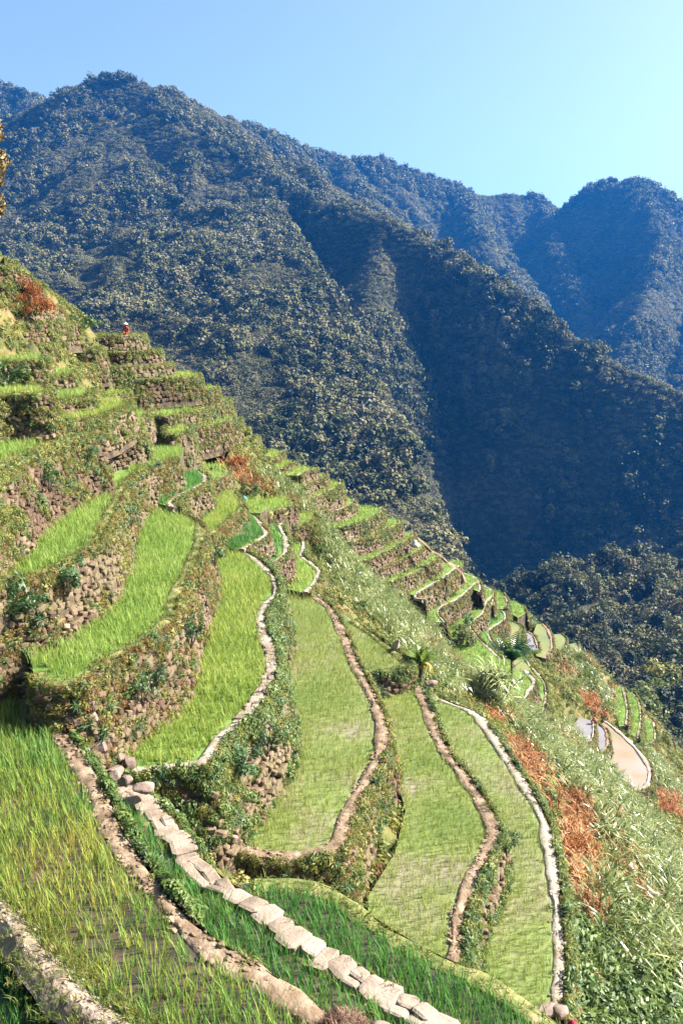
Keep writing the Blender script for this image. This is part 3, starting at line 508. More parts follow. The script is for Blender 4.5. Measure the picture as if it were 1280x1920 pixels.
# ------------------------------------------------------------------ paddies, banks, walls
KV = {'green': (K_lush + K_herb * 2 + K_fern[:2] + K_ochre[:2]), 'ochre': (K_ochre * 3 + K_herb + K_fern[:1]), 'mixed': (K_herb * 2 + K_ochre + K_fern[:1]), 'herb': (K_herb * 3 + K_ochre + K_lush[:1]), 'lush': K_lush}
DRESS = []
def build_terrace(t):
    Z, rim, nr, poly, h = t['Z'], t['rim'], t['nr'], t['poly'], t['h']
    far = rim[len(rim) // 2].y > 46
    n = len(poly); mw = M[t['wat']]
    V = [p.copy() for p in poly] + [p - Vector((0, 0, 1.2 if far else .8)) for p in poly]
    Fc = [tuple(range(n))] + [(i, (i + 1) % n, n + (i + 1) % n, n + i) for i in range(n)]
    if sum(poly[i - 1].x * poly[i].y - poly[i].x * poly[i - 1].y for i in range(n)) < 0: Fc[0] = Fc[0][::-1]
    bm = bmesh.new(); vs = [bm.verts.new(v) for v in V]
    for k, f in enumerate(Fc):
        ff = bm.faces.new([vs[i] for i in f]); ff.material_index = 0 if k == 0 else 1
    bm.normal_update(); bmesh.ops.triangulate(bm, faces=[f for f in bm.faces if len(f.verts) > 4])
    nm = {'w_pond': 'pond', 'w_grey': 'pond', 'hill': 'ground'}.get(t['wat'], 'paddy')
    me = bpy.data.meshes.new(nm); bm.to_mesh(me); bm.free(); me.materials.append(mw); me.materials.append(M['earthwall'])
    po = bpy.data.objects.new(nm, me); COL.objects.link(po); tag(po, kind='structure')
    # --- bank / path along the rim
    if t['bund']:
        bw = t['bw']; bw = bw * .8; V = []; Fc = []; prof = [(.05, -.35), (.04, .02), (-.03, .05), (-bw * .5, .07), (-bw + .05, .05), (-bw, .0), (-bw - .03, -.1)]
        if t['bund'] == 'slabs': prof = [(.05, -.35), (.02, -.02), (-.1, .03), (-bw * .5, .04), (-bw + .1, .03), (-bw - .02, -.02), (-bw - .08, -.12)]
        for i, p in enumerate(rim):
            wv = (n1(p.x * .7, p.y * .7, 11) - .5) * .24 + (n1(p.x * 4, p.y * 4, 15) - .5) * .2
            hv = (n1(p.x * 1.3, p.y * 1.3, 13) - .5) * .12
            for j, (o_, z_) in enumerate(prof):
                ww = wv if j < 3 else (-wv * .9 if j > 3 else 0)
                V.append(p + nr[i] * (o_ + ww) + Vector((0, 0, z_ + (hv + (n1(p.x * 4, p.y * 4, 20 + j) - .5) * .05 if 1 <= j <= 5 else 0))))
        m_ = len(prof)
        for i in range(len(rim) - 1):
            for j in range(m_ - 1): Fc.append((i * m_ + j, i * m_ + j + 1, (i + 1) * m_ + j + 1, (i + 1) * m_ + j))
        for e in (0, len(rim) - 1): Fc.append(tuple(e * m_ + j for j in range(m_)))
        DRESS.append((t, rim, nr, bw))
        bnm = 'path' if t['bund'] in ('pale', 'slabs') else 'bank'
        bo = mesh_obj(bnm, V, Fc, M[{'slabs': 'turf'}.get(t['bund'], t['bund'])], None, True); tag(bo, kind='structure'); t['bank'] = bo
    # --- retaining wall
    if t['veg'] is not None:
        wall = empty('retaining_wall', rim[len(rim) // 2] - Vector((0, 0, h)), label=t['label'], cat='retaining wall', group='stone walls of the rice terraces')
        base = wall.location.copy()
        rows = max(4, int(h / .3)); V = []; Fc = []
        S = {}
        for i, p in enumerate(rim):
            for k in range(rows + 1):
                dz = -.05 + (h + .45) * k / rows
                bl = (n1(p.x * .9 + dz, p.y * .9 + 3 * dz, 31) - .5) * .28 * min(1, dz * 1.5) + .0
                V.append(p + nr[i] * (.04 + t['batter'] * max(dz, 0) + bl) - Vector((0, 0, dz)) - base)
        q = rows + 1
        for i in range(len(rim) - 1):
            for k in range(rows): Fc.append((i * q + k, i * q + k + 1, (i + 1) * q + k + 1, (i + 1) * q + k))
        for e in (0, len(rim) - 1): pass
        mesh_obj('earth_face', V, Fc, M['earthwall'], wall, True)
        # stones in rough courses
        cand = []; ch = .165 if not far else .22
        L = [0]
        for a, b in zip(rim[:-1], rim[1:]): L.append(L[-1] + (b - a).length)
        total = L[-1]; L = np.array(L)
        nk = int(h / ch)
        for k in range(nk + 1):
            s = random.uniform(0, .3)
            while s < total:
                ln = random.triangular(.10, .38, .17) * (1.3 if far else 1)
                i = int(np.searchsorted(L, s + ln / 2) - 1); i = min(max(i, 0), len(rim) - 2); f = (s + ln / 2 - L[i]) / max(L[i + 1] - L[i], 1e-6)
                p = rim[i].lerp(rim[i + 1], min(f, 1)); nn = nr[i].lerp(nr[i + 1], min(f, 1)).normalized(); dz = (k + .5) * ch + random.uniform(-.05, .05)
                if dz < h + .1 and random.random() < (.94 if k < 1 or k > nk * .45 else .74):
                    bl = (n1(p.x * .9 + dz, p.y * .9 + 3 * dz, 31) - .5) * .28 * min(1, dz * 1.5)
                    c = p + nn * (.04 + t['batter'] * dz + bl + random.uniform(-.04, .05)) - Vector((0, 0, dz)); tg = (rim[i + 1] - rim[i])
                    px, py, f_ = project([c]); facing = -(nn.x * c.x + nn.y * c.y) / c.length
                    if -60 < px[0] < 1340 and py[0] < 2000 and facing > -.15:
                        cand.append((c.length - facing * 6, len(cand), frame(tg, nn, c - base, ln * .96, random.uniform(.14, .26), ch * random.uniform(.75, 1.15), random.uniform(-.5, .5), random.uniform(-.3, .3))))
                s += ln
        cand.sort(key=lambda c: c[0]); cap = t['cap']
        for c in cand[:cap]: put_stone('stone', STONE_W, c[1], c[2], wall)
        joined_stones('stonework', [(c[1], c[2]) for c in cand[cap:]], M['stone'], wall)
        # wall plants
        dens = {'green': 75, 'ochre': 60, 'mixed': 62, 'herb': 60, 'lush': 30}[t['veg']]
        if far: dens *= .8
        NP = int(total * (h + .3) * dens); P = []; RR = []; SS = []
        for k in range(NP):
            s = random.uniform(0, total); i = min(int(np.searchsorted(L, s)) , len(rim) - 1); p = rim[i]; dz = random.uniform(-.05, h) if random.random() > .12 else random.uniform(-.1, .15)
            if n1(p.x * .8 + dz * 1.1, p.y * .8 - dz * .9, 41) < .36 + .17 * (dz / h) + .08 * random.random() and dz > .12: continue
            c = p + nr[i] * (.08 + t['batter'] * dz + random.uniform(0, .08)) + (rim[max(i - 1, 0)] - p) * random.random() - Vector((0, 0, dz))
            if -nr[i].dot(c) / c.length < -.4: continue
            P.append(c - base); RR.append(lookrot(nr[i] * random.uniform(.4, 1.2) + Vector((random.gauss(0, .3), random.gauss(0, .3), .6)), random.uniform(0, 6.28))); SS.append(random.uniform(.35, 1.0) * (.75 if far else .72))
        scatter('wall_plants', P, RR, SS, KV[t['veg']], parent=wall)
    if t['wat'] == 'hill':
        xs = [p.x for p in poly]; ys = [p.y for p in poly]; k = int((max(xs) - min(xs)) * (max(ys) - min(ys)) * 9); X = RNG.uniform(min(xs), max(xs), k); Y = RNG.uniform(min(ys), max(ys), k); m = in_poly(X, Y, t['xy']); X = X[m]; Y = Y[m]; k = len(X)
        if k: scatter('ground_plants', np.stack([X, Y, np.full(k, Z)], 1), np.stack([RNG.normal(0, .2, k), RNG.normal(0, .2, k), RNG.uniform(0, 6.28, k)], 1), RNG.uniform(.4, 1.0, k), K_herb + K_ochre[:1], parent=po)
    # --- rice
    if t['rice']:
        xs = [p.x for p in poly]; ys = [p.y for p in poly]; sp = {'bright': .15, 'lime': .15, 'dark': .15, 'mixed': .135, 'sparse': .135}[t['rice']]
        if far: sp = .36
        a = np.arange(min(xs), max(xs), sp); b = np.arange(min(ys), max(ys), sp); X, Y = np.meshgrid(a, b); ang = .5
        X = X.ravel(); Y = Y.ravel(); jit = .25 if t['rice'] in ('mixed', 'dark') else .5
        X = X + RNG.uniform(-jit, jit, X.size) * sp; Y = Y + RNG.uniform(-jit, jit, X.size) * sp
        m = in_poly(X, Y, t['xy']) & (dist_line(X, Y, [(p.x, p.y) for p in rim]) > (t['bw'] * .8 + .03 if t['bund'] else .1)) & ~covered(X, Y, Z, t)
        px, py, f_ = project(np.stack([X, Y, np.full(X.shape, Z)], 1)); m &= (px > -140) & (px < 1400) & (py < 2010) & (f_ > 0)
        g = fbm(X / 1.7, Y / 1.7, 51)
        if t['rice'] == 'mixed': m &= (g > .42) | (RNG.random(X.size) < .8)
        if t['rice'] == 'sparse': m &= (g > .34) | (RNG.random(X.size) < .85)
        X = X[m]; Y = Y[m]; g = g[m]; k = len(X)
        if k:
            P = np.stack([X, Y, np.full(k, Z)], 1); RT = np.stack([RNG.normal(0, .1, k), RNG.normal(0, .1, k), RNG.uniform(0, 6.28, k)], 1)
            scatter('rice_plants', P, RT, RNG.uniform(.75, 1.15, k) * (.75 + .5 * g), (KF if far else KR)[t['rice'] if not (far and t['rice'] == 'mixed') else 'dark'])
for t in T: build_terrace(t)
K_mudclod = stone_set(M['mud']); K_grassy = [tuft('bg', M['herb'], 14, .26, .02, (.4, 2.2), .07, 400 + k) for k in range(3)]
for t, rim, nr, bw in DRESS:
    far = rim[len(rim) // 2].y > 46; b = t['bund']; ms = []; P = []; RR = []; SS = []
    for i in range(len(rim) - 1):
        p = rim[i]
        if not (-25 < project([p])[0][0] < 1305): continue
        tg = rim[i + 1] - rim[i]
        if b in ('mud', 'pale', 'straw') and not far:
            for q in range(12 if b == 'mud' else 2):
                c = p + tg * random.random() - nr[i] * random.uniform(-.03, bw) + Vector((0, 0, .05 + random.uniform(-.03, .01))); z = random.triangular(.02, .10, .035)
                ms.append((random.randrange(8), frame(tg + Vector((random.uniform(-.3, .3), random.uniform(-.3, .3), 0)), nr[i], c, z * 1.4, z, z * .55, random.uniform(-.4, .4), random.uniform(-.4, .4))))
        for q in range({'turf': 9, 'straw': 6, 'mud': 2, 'pale': 2, 'slabs': 5}[b] if not far else {'turf': 3, 'straw': 1}.get(b, 0)):
            side = random.choice((.0, .0, 1.0)) if b != 'turf' else random.random()
            c = p + tg * random.random() - nr[i] * (side * bw + random.uniform(-.09, .06)) + Vector((0, 0, .02)); P.append(c); RR.append((random.gauss(0, .3), random.gauss(0, .3), random.uniform(0, 6.3))); SS.append(random.uniform(.35, 1.0))
    joined_stones('clods', ms, M['mud'] if b == 'mud' else M['pale'], t['bank'])
    scatter('bank_grass', P, RR, SS, K_grassy, parent=t['bank'])
# ---- flat slabs of the stepping path (parts of the path)
def slab_path(t, i0, i1, wid, parent, lift=.06, big=1.0):
    rim = t['rim'][i0:i1]; nr_ = t['nr'][i0:i1]; L = [0]
    for a, b in zip(rim[:-1], rim[1:]): L.append(L[-1] + (b - a).length)
    L = np.array(L); q = 0.0
    while q < L[-1]:
        ln = random.triangular(.24, .62, .36) * big; i = min(int(np.searchsorted(L, q + ln / 2)), len(rim) - 1); i = max(i, 1); f = (q + ln / 2 - L[i - 1]) / max(L[i] - L[i - 1], 1e-6)
        p = rim[i - 1].lerp(rim[i], min(max(f, 0), 1)); n_ = nr_[i]; tg = rim[i] - rim[i - 1]
        two = random.random() < .3; parts_ = ((.27, .55), (.77, .48)) if two else ((.5, 1.0),)
        for o_, wf in parts_:
            ww = wid * wf * random.uniform(.82, 1.12); c = p - n_ * (wid * o_ + random.uniform(-.05, .05)) + Vector((0, 0, lift + random.uniform(-.02, .02)))
            put_stone('slab', STONE_S, random.randrange(8), frame(tg + n_ * random.uniform(-.12, .12), n_, c, ln * 1.05, ww, random.uniform(.09, .14), random.uniform(-.06, .06), random.uniform(-.06, .06)), parent)
        q += ln * .97
slab_path(TD['P1'], 1, len(TD['P1']['rim']), .46, TD['P1']['bank'])
t3 = TD['T3']; nr3 = len(t3['rim'])
slab_path(t3, int(nr3 * .17), int(nr3 * .50), .32, t3['bank'], lift=.04, big=.7)
# pale ridge bank between the nearest two paddies
def ridge_bank(name, pts, wdt, hgt, m, zoff=0):
    L = smooth(pts, .3); V = []; Fc = []; K = [(-1.5, -.5), (-1, -.1), (-.55, .6), (-.2, .95), (.25, 1.0), (.6, .7), (1.0, .0), (1.3, -.5)]
    for i, p in enumerate(L):
        a = L[max(0, i - 1)]; b = L[min(len(L) - 1, i + 1)]; d = (b - a).normalized(); n_ = Vector((d.y, -d.x, 0))
        for j, (o_, z_) in enumerate(K): V.append(p + n_ * (o_ * wdt + (n1(p.x * 2, p.y * 2, 60 + j) - .5) * .22) + Vector((0, 0, z_ * hgt + (n1(p.x * 3, p.y * 3, 70 + j) - .5) * .09)))
    k = len(K)
    for i in range(len(L) - 1):
        for j in range(k - 1): Fc.append((i * k + j, (i + 1) * k + j, (i + 1) * k + j + 1, i * k + j + 1))
    return tag(mesh_obj(name, V, Fc, m, None, True), kind='structure'), L
bk0, L0 = ridge_bank('bank', [atz(x, y, -8.9) for x, y in [(-160,1565),(-60,1655),(0,1715),(50,1772),(85,1812),(115,1850),(160,1890),(215,1932),(300,2010),(400,2100)]], .24, .15, M['straw'])
ms = []; P = []; RR = []; SS = []
for i in range(len(L0) - 1):
    tg = L0[i + 1] - L0[i]; n_ = Vector((tg.y, -tg.x, 0)).normalized()
    for q in range(10):
        z = random.uniform(.012, .04); ms.append((random.randrange(8), frame(tg, n_, L0[i] + tg * random.random() + n_ * random.uniform(-.17, .2) + Vector((0, 0, .2)), z * 1.5, z, z * .6, random.uniform(-.5, .5), random.uniform(-.5, .5))))
    for q in range(34):
        o_ = random.choice((-1, 1, -1)) * random.uniform(.13, .55); P.append(L0[i] + tg * random.random() + n_ * o_ + Vector((0, 0, max(0, .3 - abs(o_) * .6)))); RR.append((random.gauss(0, .4), random.gauss(0, .4), random.uniform(0, 6.3))); SS.append(random.uniform(.35, .9))
joined_stones('clods', ms, M['straw'], bk0); scatter('bank_grass', P, RR, [q * .8 for q in SS], K_grassy, parent=bk0)
path2, _l = ridge_bank('path', [atd(x, y, D) for x, y, D in [(783,1010,64.5),(797,1022,64.5),(808,1034,65),(825,1042,65),(838,1055,65.5),(855,1064,65.5),(866,1077,65.5),(870,1092,65)]], .17, .12, M['mud'])

# ------------------------------------------------------------------ slope vegetation
zones = dict(
 caneA=[(440,885),(500,880),(560,930),(600,985),(650,1030),(700,1060),(760,1120),(820,1180),(850,1240),(880,1290),(820,1290),(770,1245),(740,1200),(680,1150),(640,1110),(605,1050),(560,990),(500,930),(450,910)],
 caneB=[(855,1255),(920,1290),(1000,1330),(1090,1370),(1130,1420),(1180,1490),(1230,1560),(1300,1640),(1600,1800),(1600,1860),(1180,1850),(1120,1790),(1090,1700),(1130,1600),(1080,1520),(1020,1450),(960,1370),(900,1325)],
 caneC=[(1050,1240),(1100,1245),(1150,1300),(1170,1340),(1130,1330),(1070,1280)],
 caneD=[(1190,1385),(1240,1430),(1300,1500),(1300,1540),(1240,1500),(1210,1440)],
 caneE=[(980,1140),(1060,1195),(1120,1250),(1100,1255),(1040,1215),(985,1165)],
 caneF=[(640,920),(660,935),(665,950),(640,950),(620,915)],
 red=[(1045,1520),(1070,1515),(1085,1570),(1110,1640),(1120,1730),(1085,1710),(1060,1640)],
 red2=[(950,1390),(985,1405),(1015,1450),(1015,1480),(990,1470),(960,1425)],
 red3=[(1080,1290),(1110,1300),(1135,1340),(1120,1350),(1095,1320)],
 red7=[(905,1335),(950,1338),(960,1355),(915,1352)],
 red8=[(1045,1240),(1085,1262),(1085,1275),(1050,1262)],
 red4=[(1225,1480),(1265,1490),(1270,1530),(1235,1520)],
 red5=[(395,845),(440,855),(480,905),(470,920),(430,895),(395,870)],
 red6=[(40,540),(75,560),(95,610),(60,610),(35,580)],
 lush=[(1040,1720),(1120,1750),(1150,1800),(1300,1840),(1560,1860),(1560,1990),(1050,1990)])
NS = 250000
X = RNG.uniform(-50, 92, NS); Y = RNG.uniform(8, 100, NS)
keep = np.ones(NS, bool)
Zs = zat(X, Y)
for t in T: keep &= ~(in_poly(X, Y, t['xy']) & (Zs < t['Z'] + .15))
X = X[keep]; Y = Y[keep]; Zs = zat(X, Y); px, py, f_ = project(np.stack([X, Y, Zs], 1))
m = (px > -130) & (px < 1560) & (py > 440) & (py < 1990) & (f_ > 4); X, Y, Zs, px, py = X[m], Y[m], Zs[m], px[m], py[m]
dd = np.hypot(X, Y); zone = np.full(len(X), '', dtype=object)
for k, pl in zones.items(): zone[in_poly(px, py, pl)] = k[:4] if k.startswith('cane') else k[:3] if k.startswith('red') else 'lush'
nz = fbm(X / 2.5, Y / 2.5, 77)
rnd = RNG.random(len(X))
def slope_rot(n): return np.stack([RNG.normal(0, .22, n), RNG.normal(0, .22, n) + .12, RNG.uniform(0, 6.28, n)], 1)
def put(name, mask, kit, smin, smax, lab, cat, off=0.0):
    n = int(mask.sum()); far_ = np.clip(1.3 - dd[mask] / 85, .62, 1.0) if name == 'cane_grass' else 1.0
    scatter(name, np.stack([X[mask], Y[mask], Zs[mask] + off], 1), slope_rot(n), RNG.uniform(smin, smax, n) * far_, kit, label=lab, cat=cat)
    return n
cane = (zone == 'cane')
print('cane', put('cane_grass', cane & ((dd > 40) | (fbm(X / 1.5, Y / 1.5, 88) > .46)) & (rnd < np.where(dd > 36, .42, .30)), K_cane, .6, 1.35, 'silvery green cane grass with long arching leaves covering the slopes', 'cane grass'))
print('red', put('dry_ferns', (zone == 'red') & (rnd < .38) | (cane & (nz < .33) & (rnd < .3)), K_red, .7, 1.4, 'rust red dried ferns beside the cane grass', 'dry ferns'))
print('lush', put('leafy_undergrowth', (zone == 'lush') & (rnd < .8) | cane & (rnd > .82), K_lush, .7, 1.5, 'bright green leafy undergrowth in the lower right corner', 'undergrowth'))
bush = (X > 42) & (Y > 76) | (X > 62)
print('bush', put('slope_bushes', bush & (rnd < .05), K_shrub, 1.2, 2.6, 'rounded bushes on the shaded lower slope beyond the last plots', 'bushes'))
g_ = (zone == '') & (rnd < .75)
print('herb', put('ground_cover', g_ & (nz > .36), K_herb, .6, 1.3, 'mixed light green and yellow herbs covering the open slopes', 'ground cover'))
print('ochre', put('dry_ground_cover', g_ & (nz <= .48) & (rnd < .4), K_ochre + K_herb[:2], .7, 1.5, 'brown and ochre dry plants covering parts of the slopes', 'ground cover'))

# ------------------------------------------------------------------ mountains
def rl(pts): return np.array([tuple(atd(*p)) for p in pts])
RID = [
 (rl([(440,285,780),(500,325,730),(540,352,700),(600,375,660),(660,392,630),(720,402,600),(760,425,580),(830,465,555),(900,512,530),(980,572,505),(1080,642,480),(1160,692,462),(1280,742,445),(1450,830,420),(1700,960,400)]), (1.9, .9)),
 (rl([(290,165,900),(345,195,860),(400,245,815),(440,285,780)]), .68),
 (rl([(100,208,960),(130,172,950),(180,153,930),(240,152,920),(290,165,900)]), .95),
 (rl([(290,165,900),(345,187,960),(440,232,1060),(540,272,1150),(640,300,1200),(700,300,1210),(760,325,1230),(860,352,1260),(905,367,1280),(960,363,1280),(1010,369,1290),(1050,392,1290),(1080,378,1250),(1120,350,1200),(1180,341,1160),(1215,347,1150),(1250,372,1150),(1300,392,1150),(1500,450,1150),(1900,560,1150)]), 1.0),
 (rl([(860,352,1260),(880,400,1150),(905,450,1060),(940,500,980),(985,570,880),(1010,640,800)]), 1.2),
 (rl([(1010,369,1290),(1040,450,1150),(1075,540,1020),(1110,640,900)]), 1.2),
 (rl([(1195,345,1155),(1235,430,1020),(1225,520,920),(1190,610,820),(1180,700,740)]), 1.2),
 (rl([(1300,392,1150),(1340,560,900),(1290,700,760)]), 1.1),
 (rl([(640,300,1200),(665,345,1080),(710,390,950)]), 1.05),
 (rl([(290,165,900),(240,235,850),(190,285,800),(140,345,740),(80,405,680),(20,475,600),(-60,545,540),(-220,640,480)]), (1.25, .62)),
 (rl([(100,208,1100),(60,185,1250),(0,163,1300),(-150,120,1300),(-400,120,1300)]), .9),
 (rl([(180,153,930),(120,250,860),(60,310,800),(-20,380,740)]), 1.0),
 (rl([(725,402,600),(715,480,565),(690,580,510),(650,680,460),(635,780,420),(640,880,380),(650,980,350)]), (1.05, 1.45)),
 (rl([(480,312,745),(495,370,700),(508,440,650),(522,520,605),(540,610,560),(565,720,500),(595,850,430),(610,950,380)]), (.36, 1.3)),
 (rl([(860,1200,270),(955,1113,264),(1000,1093,262),(1080,1063,260),(1180,1050,255),(1280,1078,245),(1450,1150,230),(1700,1250,220)]), .85),
 (rl([(1080,1063,260),(1120,1160,215),(1160,1270,170),(1190,1360,140)]), .9),
 (rl([(1280,1078,245),(1300,1200,190),(1330,1340,150)]), .85),
 (rl([(1450,830,420),(1420,980,330),(1500,1100,270)]), 1.0)]
def mheight(X, Y):
    wx = (fbm(X / 90, Y / 90, 91) - .5) * 46; wy = (fbm(X / 90, Y / 90, 95) - .5) * 46
    att = np.clip((np.hypot(X, Y) - 150) / 400, .25, 1.0)
    XX = X + wx * att; YY = Y + wy * att
    H = np.full(X.shape, -1e9); DM = np.full(X.shape, 1e3)
    for P, sl in RID:
        for a, b in zip(P[:-1], P[1:]):
            bx, by = b[0] - a[0], b[1] - a[1]; L = bx * bx + by * by
            for (xx, yy, wgt) in ((X, Y, 0), (XX, YY, 1)):
                t = np.clip(((xx - a[0]) * bx + (yy - a[1]) * by) / L, 0, 1)
                d = np.hypot(xx - a[0] - t * bx, yy - a[1] - t * by)
                if wgt == 0: d0 = d; t0 = t
            cr_ = bx * (YY - a[1]) - by * (XX - a[0]); s_ = np.where(cr_ < 0, sl[0], sl[1]) if isinstance(sl, tuple) else sl
            # crest stays where it is, flanks are warped
            k = np.clip(d0 / 60, 0, 1); d = d0 * (1 - k) + d * k
            DM = np.minimum(DM, d0); H = np.maximum(H, a[2] + (b[2] - a[2]) * t0 - s_ * (np.sqrt(d * d + 36) - 6))
    rid = 1 - np.abs(fbm(X / 75, Y / 75, 101) * 2 - 1)
    rid2 = 1 - np.abs(fbm((X * .8 + Y * .6) / 30, (Y * .8 - X * .6) / 75, 121) * 2 - 1)
    att = att * np.clip(DM / 50, .22, 1.0); H = H + (rid - .75) * 30 * att + (rid2 - .75) * 20 * att + (fbm(X / 24, Y / 24, 105) - .5) * 12 * att
    return np.maximum(H, -230 + (fbm(X / 60, Y / 60, 111)) * 8)
dx = 5.0
mx = np.arange(-760, 1300, dx); my = np.arange(100, 1760, dx); MX, MY = np.meshgrid(mx, my); MZ = mheight(MX, MY)
MZ[(MY < 135) & (MX < 60)] = -150
tag(grid_mesh('mountain', MX, MY, MZ, M['mount']), 'steep forested mountain across the valley', kind='structure')
mxn = np.arange(-2500, 5200, 60.0); myn = np.arange(-600, 6200, 60.0); BX, BY = np.meshgrid(mxn, myn)
tag(grid_mesh('valley_ground', BX, BY, -232 + 0 * BX - (fbm(BX / 400, BY / 400, 5)) * 12, M['mount']), kind='structure')
def mzat(x, y):
    fx = (x - mx[0]) / dx; fy = (y - my[0]) / dx; ix = np.clip(np.floor(fx).astype(int), 0, len(mx) - 2); iy = np.clip(np.floor(fy).astype(int), 0, len(my) - 2); a = fx - ix; b = fy - iy
    return (MZ[iy, ix] * (1 - a) + MZ[iy, ix + 1] * a) * (1 - b) + (MZ[iy + 1, ix] * (1 - a) + MZ[iy + 1, ix + 1] * a) * b
# visible-from-the-slope test on a coarse horizon map, so that only ground in view is planted
def visible(px, py, D, tol):
    ncol = 720; b = np.clip(((px + 60) / 1400 * ncol).astype(int), 0, ncol - 1); nb = 400; db = np.clip((D / 1500 * nb).astype(int), 0, nb - 1)
    top = np.full((ncol, nb), 1e9); np.minimum.at(top, (b, db), py)
    run = np.minimum.accumulate(top, axis=1); run = np.concatenate([np.full((ncol, 1), 1e9), run[:, :-1]], 1)
    return py < run[b, np.maximum(db - 1, 0)] + tol
NM = 520000
D = np.sqrt(RNG.uniform(96 ** 2, 1420 ** 2, NM)); u = RNG.uniform(-.44, .44, NM); X2 = u * D; Y2 = D
# thin with distance
keep = RNG.random(NM) < np.clip(430 / D, .30, 1.0); X2, Y2 = X2[keep], Y2[keep]
Z2 = mzat(X2, Y2); px, py, f_ = project(np.stack([X2, Y2, Z2], 1))
ok = (Z2 > -140) & (px > -50) & (px < 1330) & (py > 60) & (py < 1500) & visible(px, py, Y2, 18)
X2, Y2, Z2, px, py = X2[ok], Y2[ok], Z2[ok], px[ok], py[ok]
near = (Y2 < 275) & (px > 930) & (py > 1030)
g = fbm(X2 / 45, Y2 / 45, 131); rr = RNG.random(len(X2))
tree = (g > .49) & ~near & (rr < .42); shr = ~tree & ~near & (rr < .97)
n = int(tree.sum()); sc = (1.5 + 4.6 * RNG.random(n) ** 1.8) * (.75 + .6 * np.clip(Y2[tree] / 1000, 0, 1.2))
scatter('forest', np.stack([X2[tree], Y2[tree], Z2[tree] - .5], 1), np.stack([RNG.normal(0, .1, n), RNG.normal(0, .1, n), RNG.uniform(0, 6.28, n)], 1), sc, K_far, label='dense forest of small trees covering the far mountainsides', cat='forest')
n2_ = int(shr.sum()); sc = (.8 + 2.2 * RNG.random(n2_) ** 1.6) * (.75 + .6 * np.clip(Y2[shr] / 1000, 0, 1.2))
scatter('mountain_scrub', np.stack([X2[shr], Y2[shr], Z2[shr] - .2], 1), np.stack([RNG.normal(0, .15, n2_), RNG.normal(0, .15, n2_), RNG.uniform(0, 6.28, n2_)], 1), sc, K_shrub, label='grey green scrub between the trees of the mountainsides', cat='scrub')
print('trees', n, 'scrub', n2_)
# ------------------------------------------------------------------ trees of the near wooded hill, one by one
def limb(V, Fc, a, b, r0, r1, k=5):
    d = (b - a).normalized(); s = d.cross(Vector((.3, .9, .2))).normalized(); u_ = d.cross(s); i0 = len(V)
    for p, r_ in ((a, r0), (b, r1)):
        for j in range(k): an = 6.283 * j / k; V.append(p + s * math.cos(an) * r_ + u_ * math.sin(an) * r_)
    for j in range(k): Fc.append((i0 + j, i0 + (j + 1) % k, i0 + k + (j + 1) % k, i0 + k + j))
def trunk_mesh(seed):
    r = random.Random(seed); V = []; Fc = []; p = Vector((0, 0, -.3)); q = Vector((r.uniform(-.05, .05), r.uniform(-.05, .05), .55)); limb(V, Fc, p, q, .07, .05)
    for j in range(5):
        a = 6.283 * j / 5 + r.random(); limb(V, Fc, q, q + Vector((math.cos(a) * .5, math.sin(a) * .5, r.uniform(.3, .6))), .04, .012, 4)
    return proto('trunk', V, Fc, M['bark']).data
TRK = [trunk_mesh(s) for s in range(2)]
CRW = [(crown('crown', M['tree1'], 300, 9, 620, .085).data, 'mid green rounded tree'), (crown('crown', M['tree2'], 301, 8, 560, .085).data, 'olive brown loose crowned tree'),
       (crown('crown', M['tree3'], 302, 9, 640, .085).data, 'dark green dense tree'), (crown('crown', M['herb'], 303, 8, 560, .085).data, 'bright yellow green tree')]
cand = np.where(near)[0]; RNG.shuffle(cand); chosen = []
cell = {}
for i in cand:
    x, y = X2[i], Y2[i]; k = (int(x // 4.5), int(y // 4.5)); s_min = 4.2
    if any((x - X2[j]) ** 2 + (y - Y2[j]) ** 2 < s_min ** 2 for a in (-1, 0, 1) for b in (-1, 0, 1) for j in cell.get((k[0] + a, k[1] + b), [])): continue
    cell.setdefault(k, []).append(i); chosen.append(i)
chosen.sort(key=lambda i: Y2[i])
print('near trees', len(chosen))
def add_tree(i, ci, s):
    wh = 'on the crest of the near wooded hill' if py[i] < 1110 else ('at the right edge of the near wooded hill' if px[i] > 1230 else ('low on the near wooded hill behind the far plots' if py[i] > 1270 else ('in the shaded hollow of the near wooded hill' if px[i] < 1130 else 'on the middle slope of the near wooded hill')))
    e = empty('tree', (X2[i], Y2[i], Z2[i] - .3), label=CRW[ci][1] + ' ' + wh, cat='tree', group='trees on the near wooded hill'); e.rotation_euler.z = random.uniform(0, 6.28)
    e.scale = (s, s, s * random.uniform(.9, 1.2))
    for nm, me in (('trunk', random.choice(TRK)), ('crown', CRW[ci][0])):
        o = bpy.data.objects.new(nm, me); COL.objects.link(o); o.parent = e
for i in chosen[:300]:
    q = random.random(); low = py[i] > 1270
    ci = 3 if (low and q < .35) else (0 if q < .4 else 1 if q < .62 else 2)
    add_tree(i, ci, random.uniform(2.4, 4.6))
rest = chosen[300:]
if rest:
    n = len(rest); scatter('hill_woods', np.stack([X2[rest], Y2[rest], Z2[rest] - .4], 1), np.stack([np.zeros(n), np.zeros(n), RNG.uniform(0, 6.28, n)], 1), RNG.uniform(2.4, 4.2, n), K_far, label='further trees covering the near wooded hill', cat='woods')
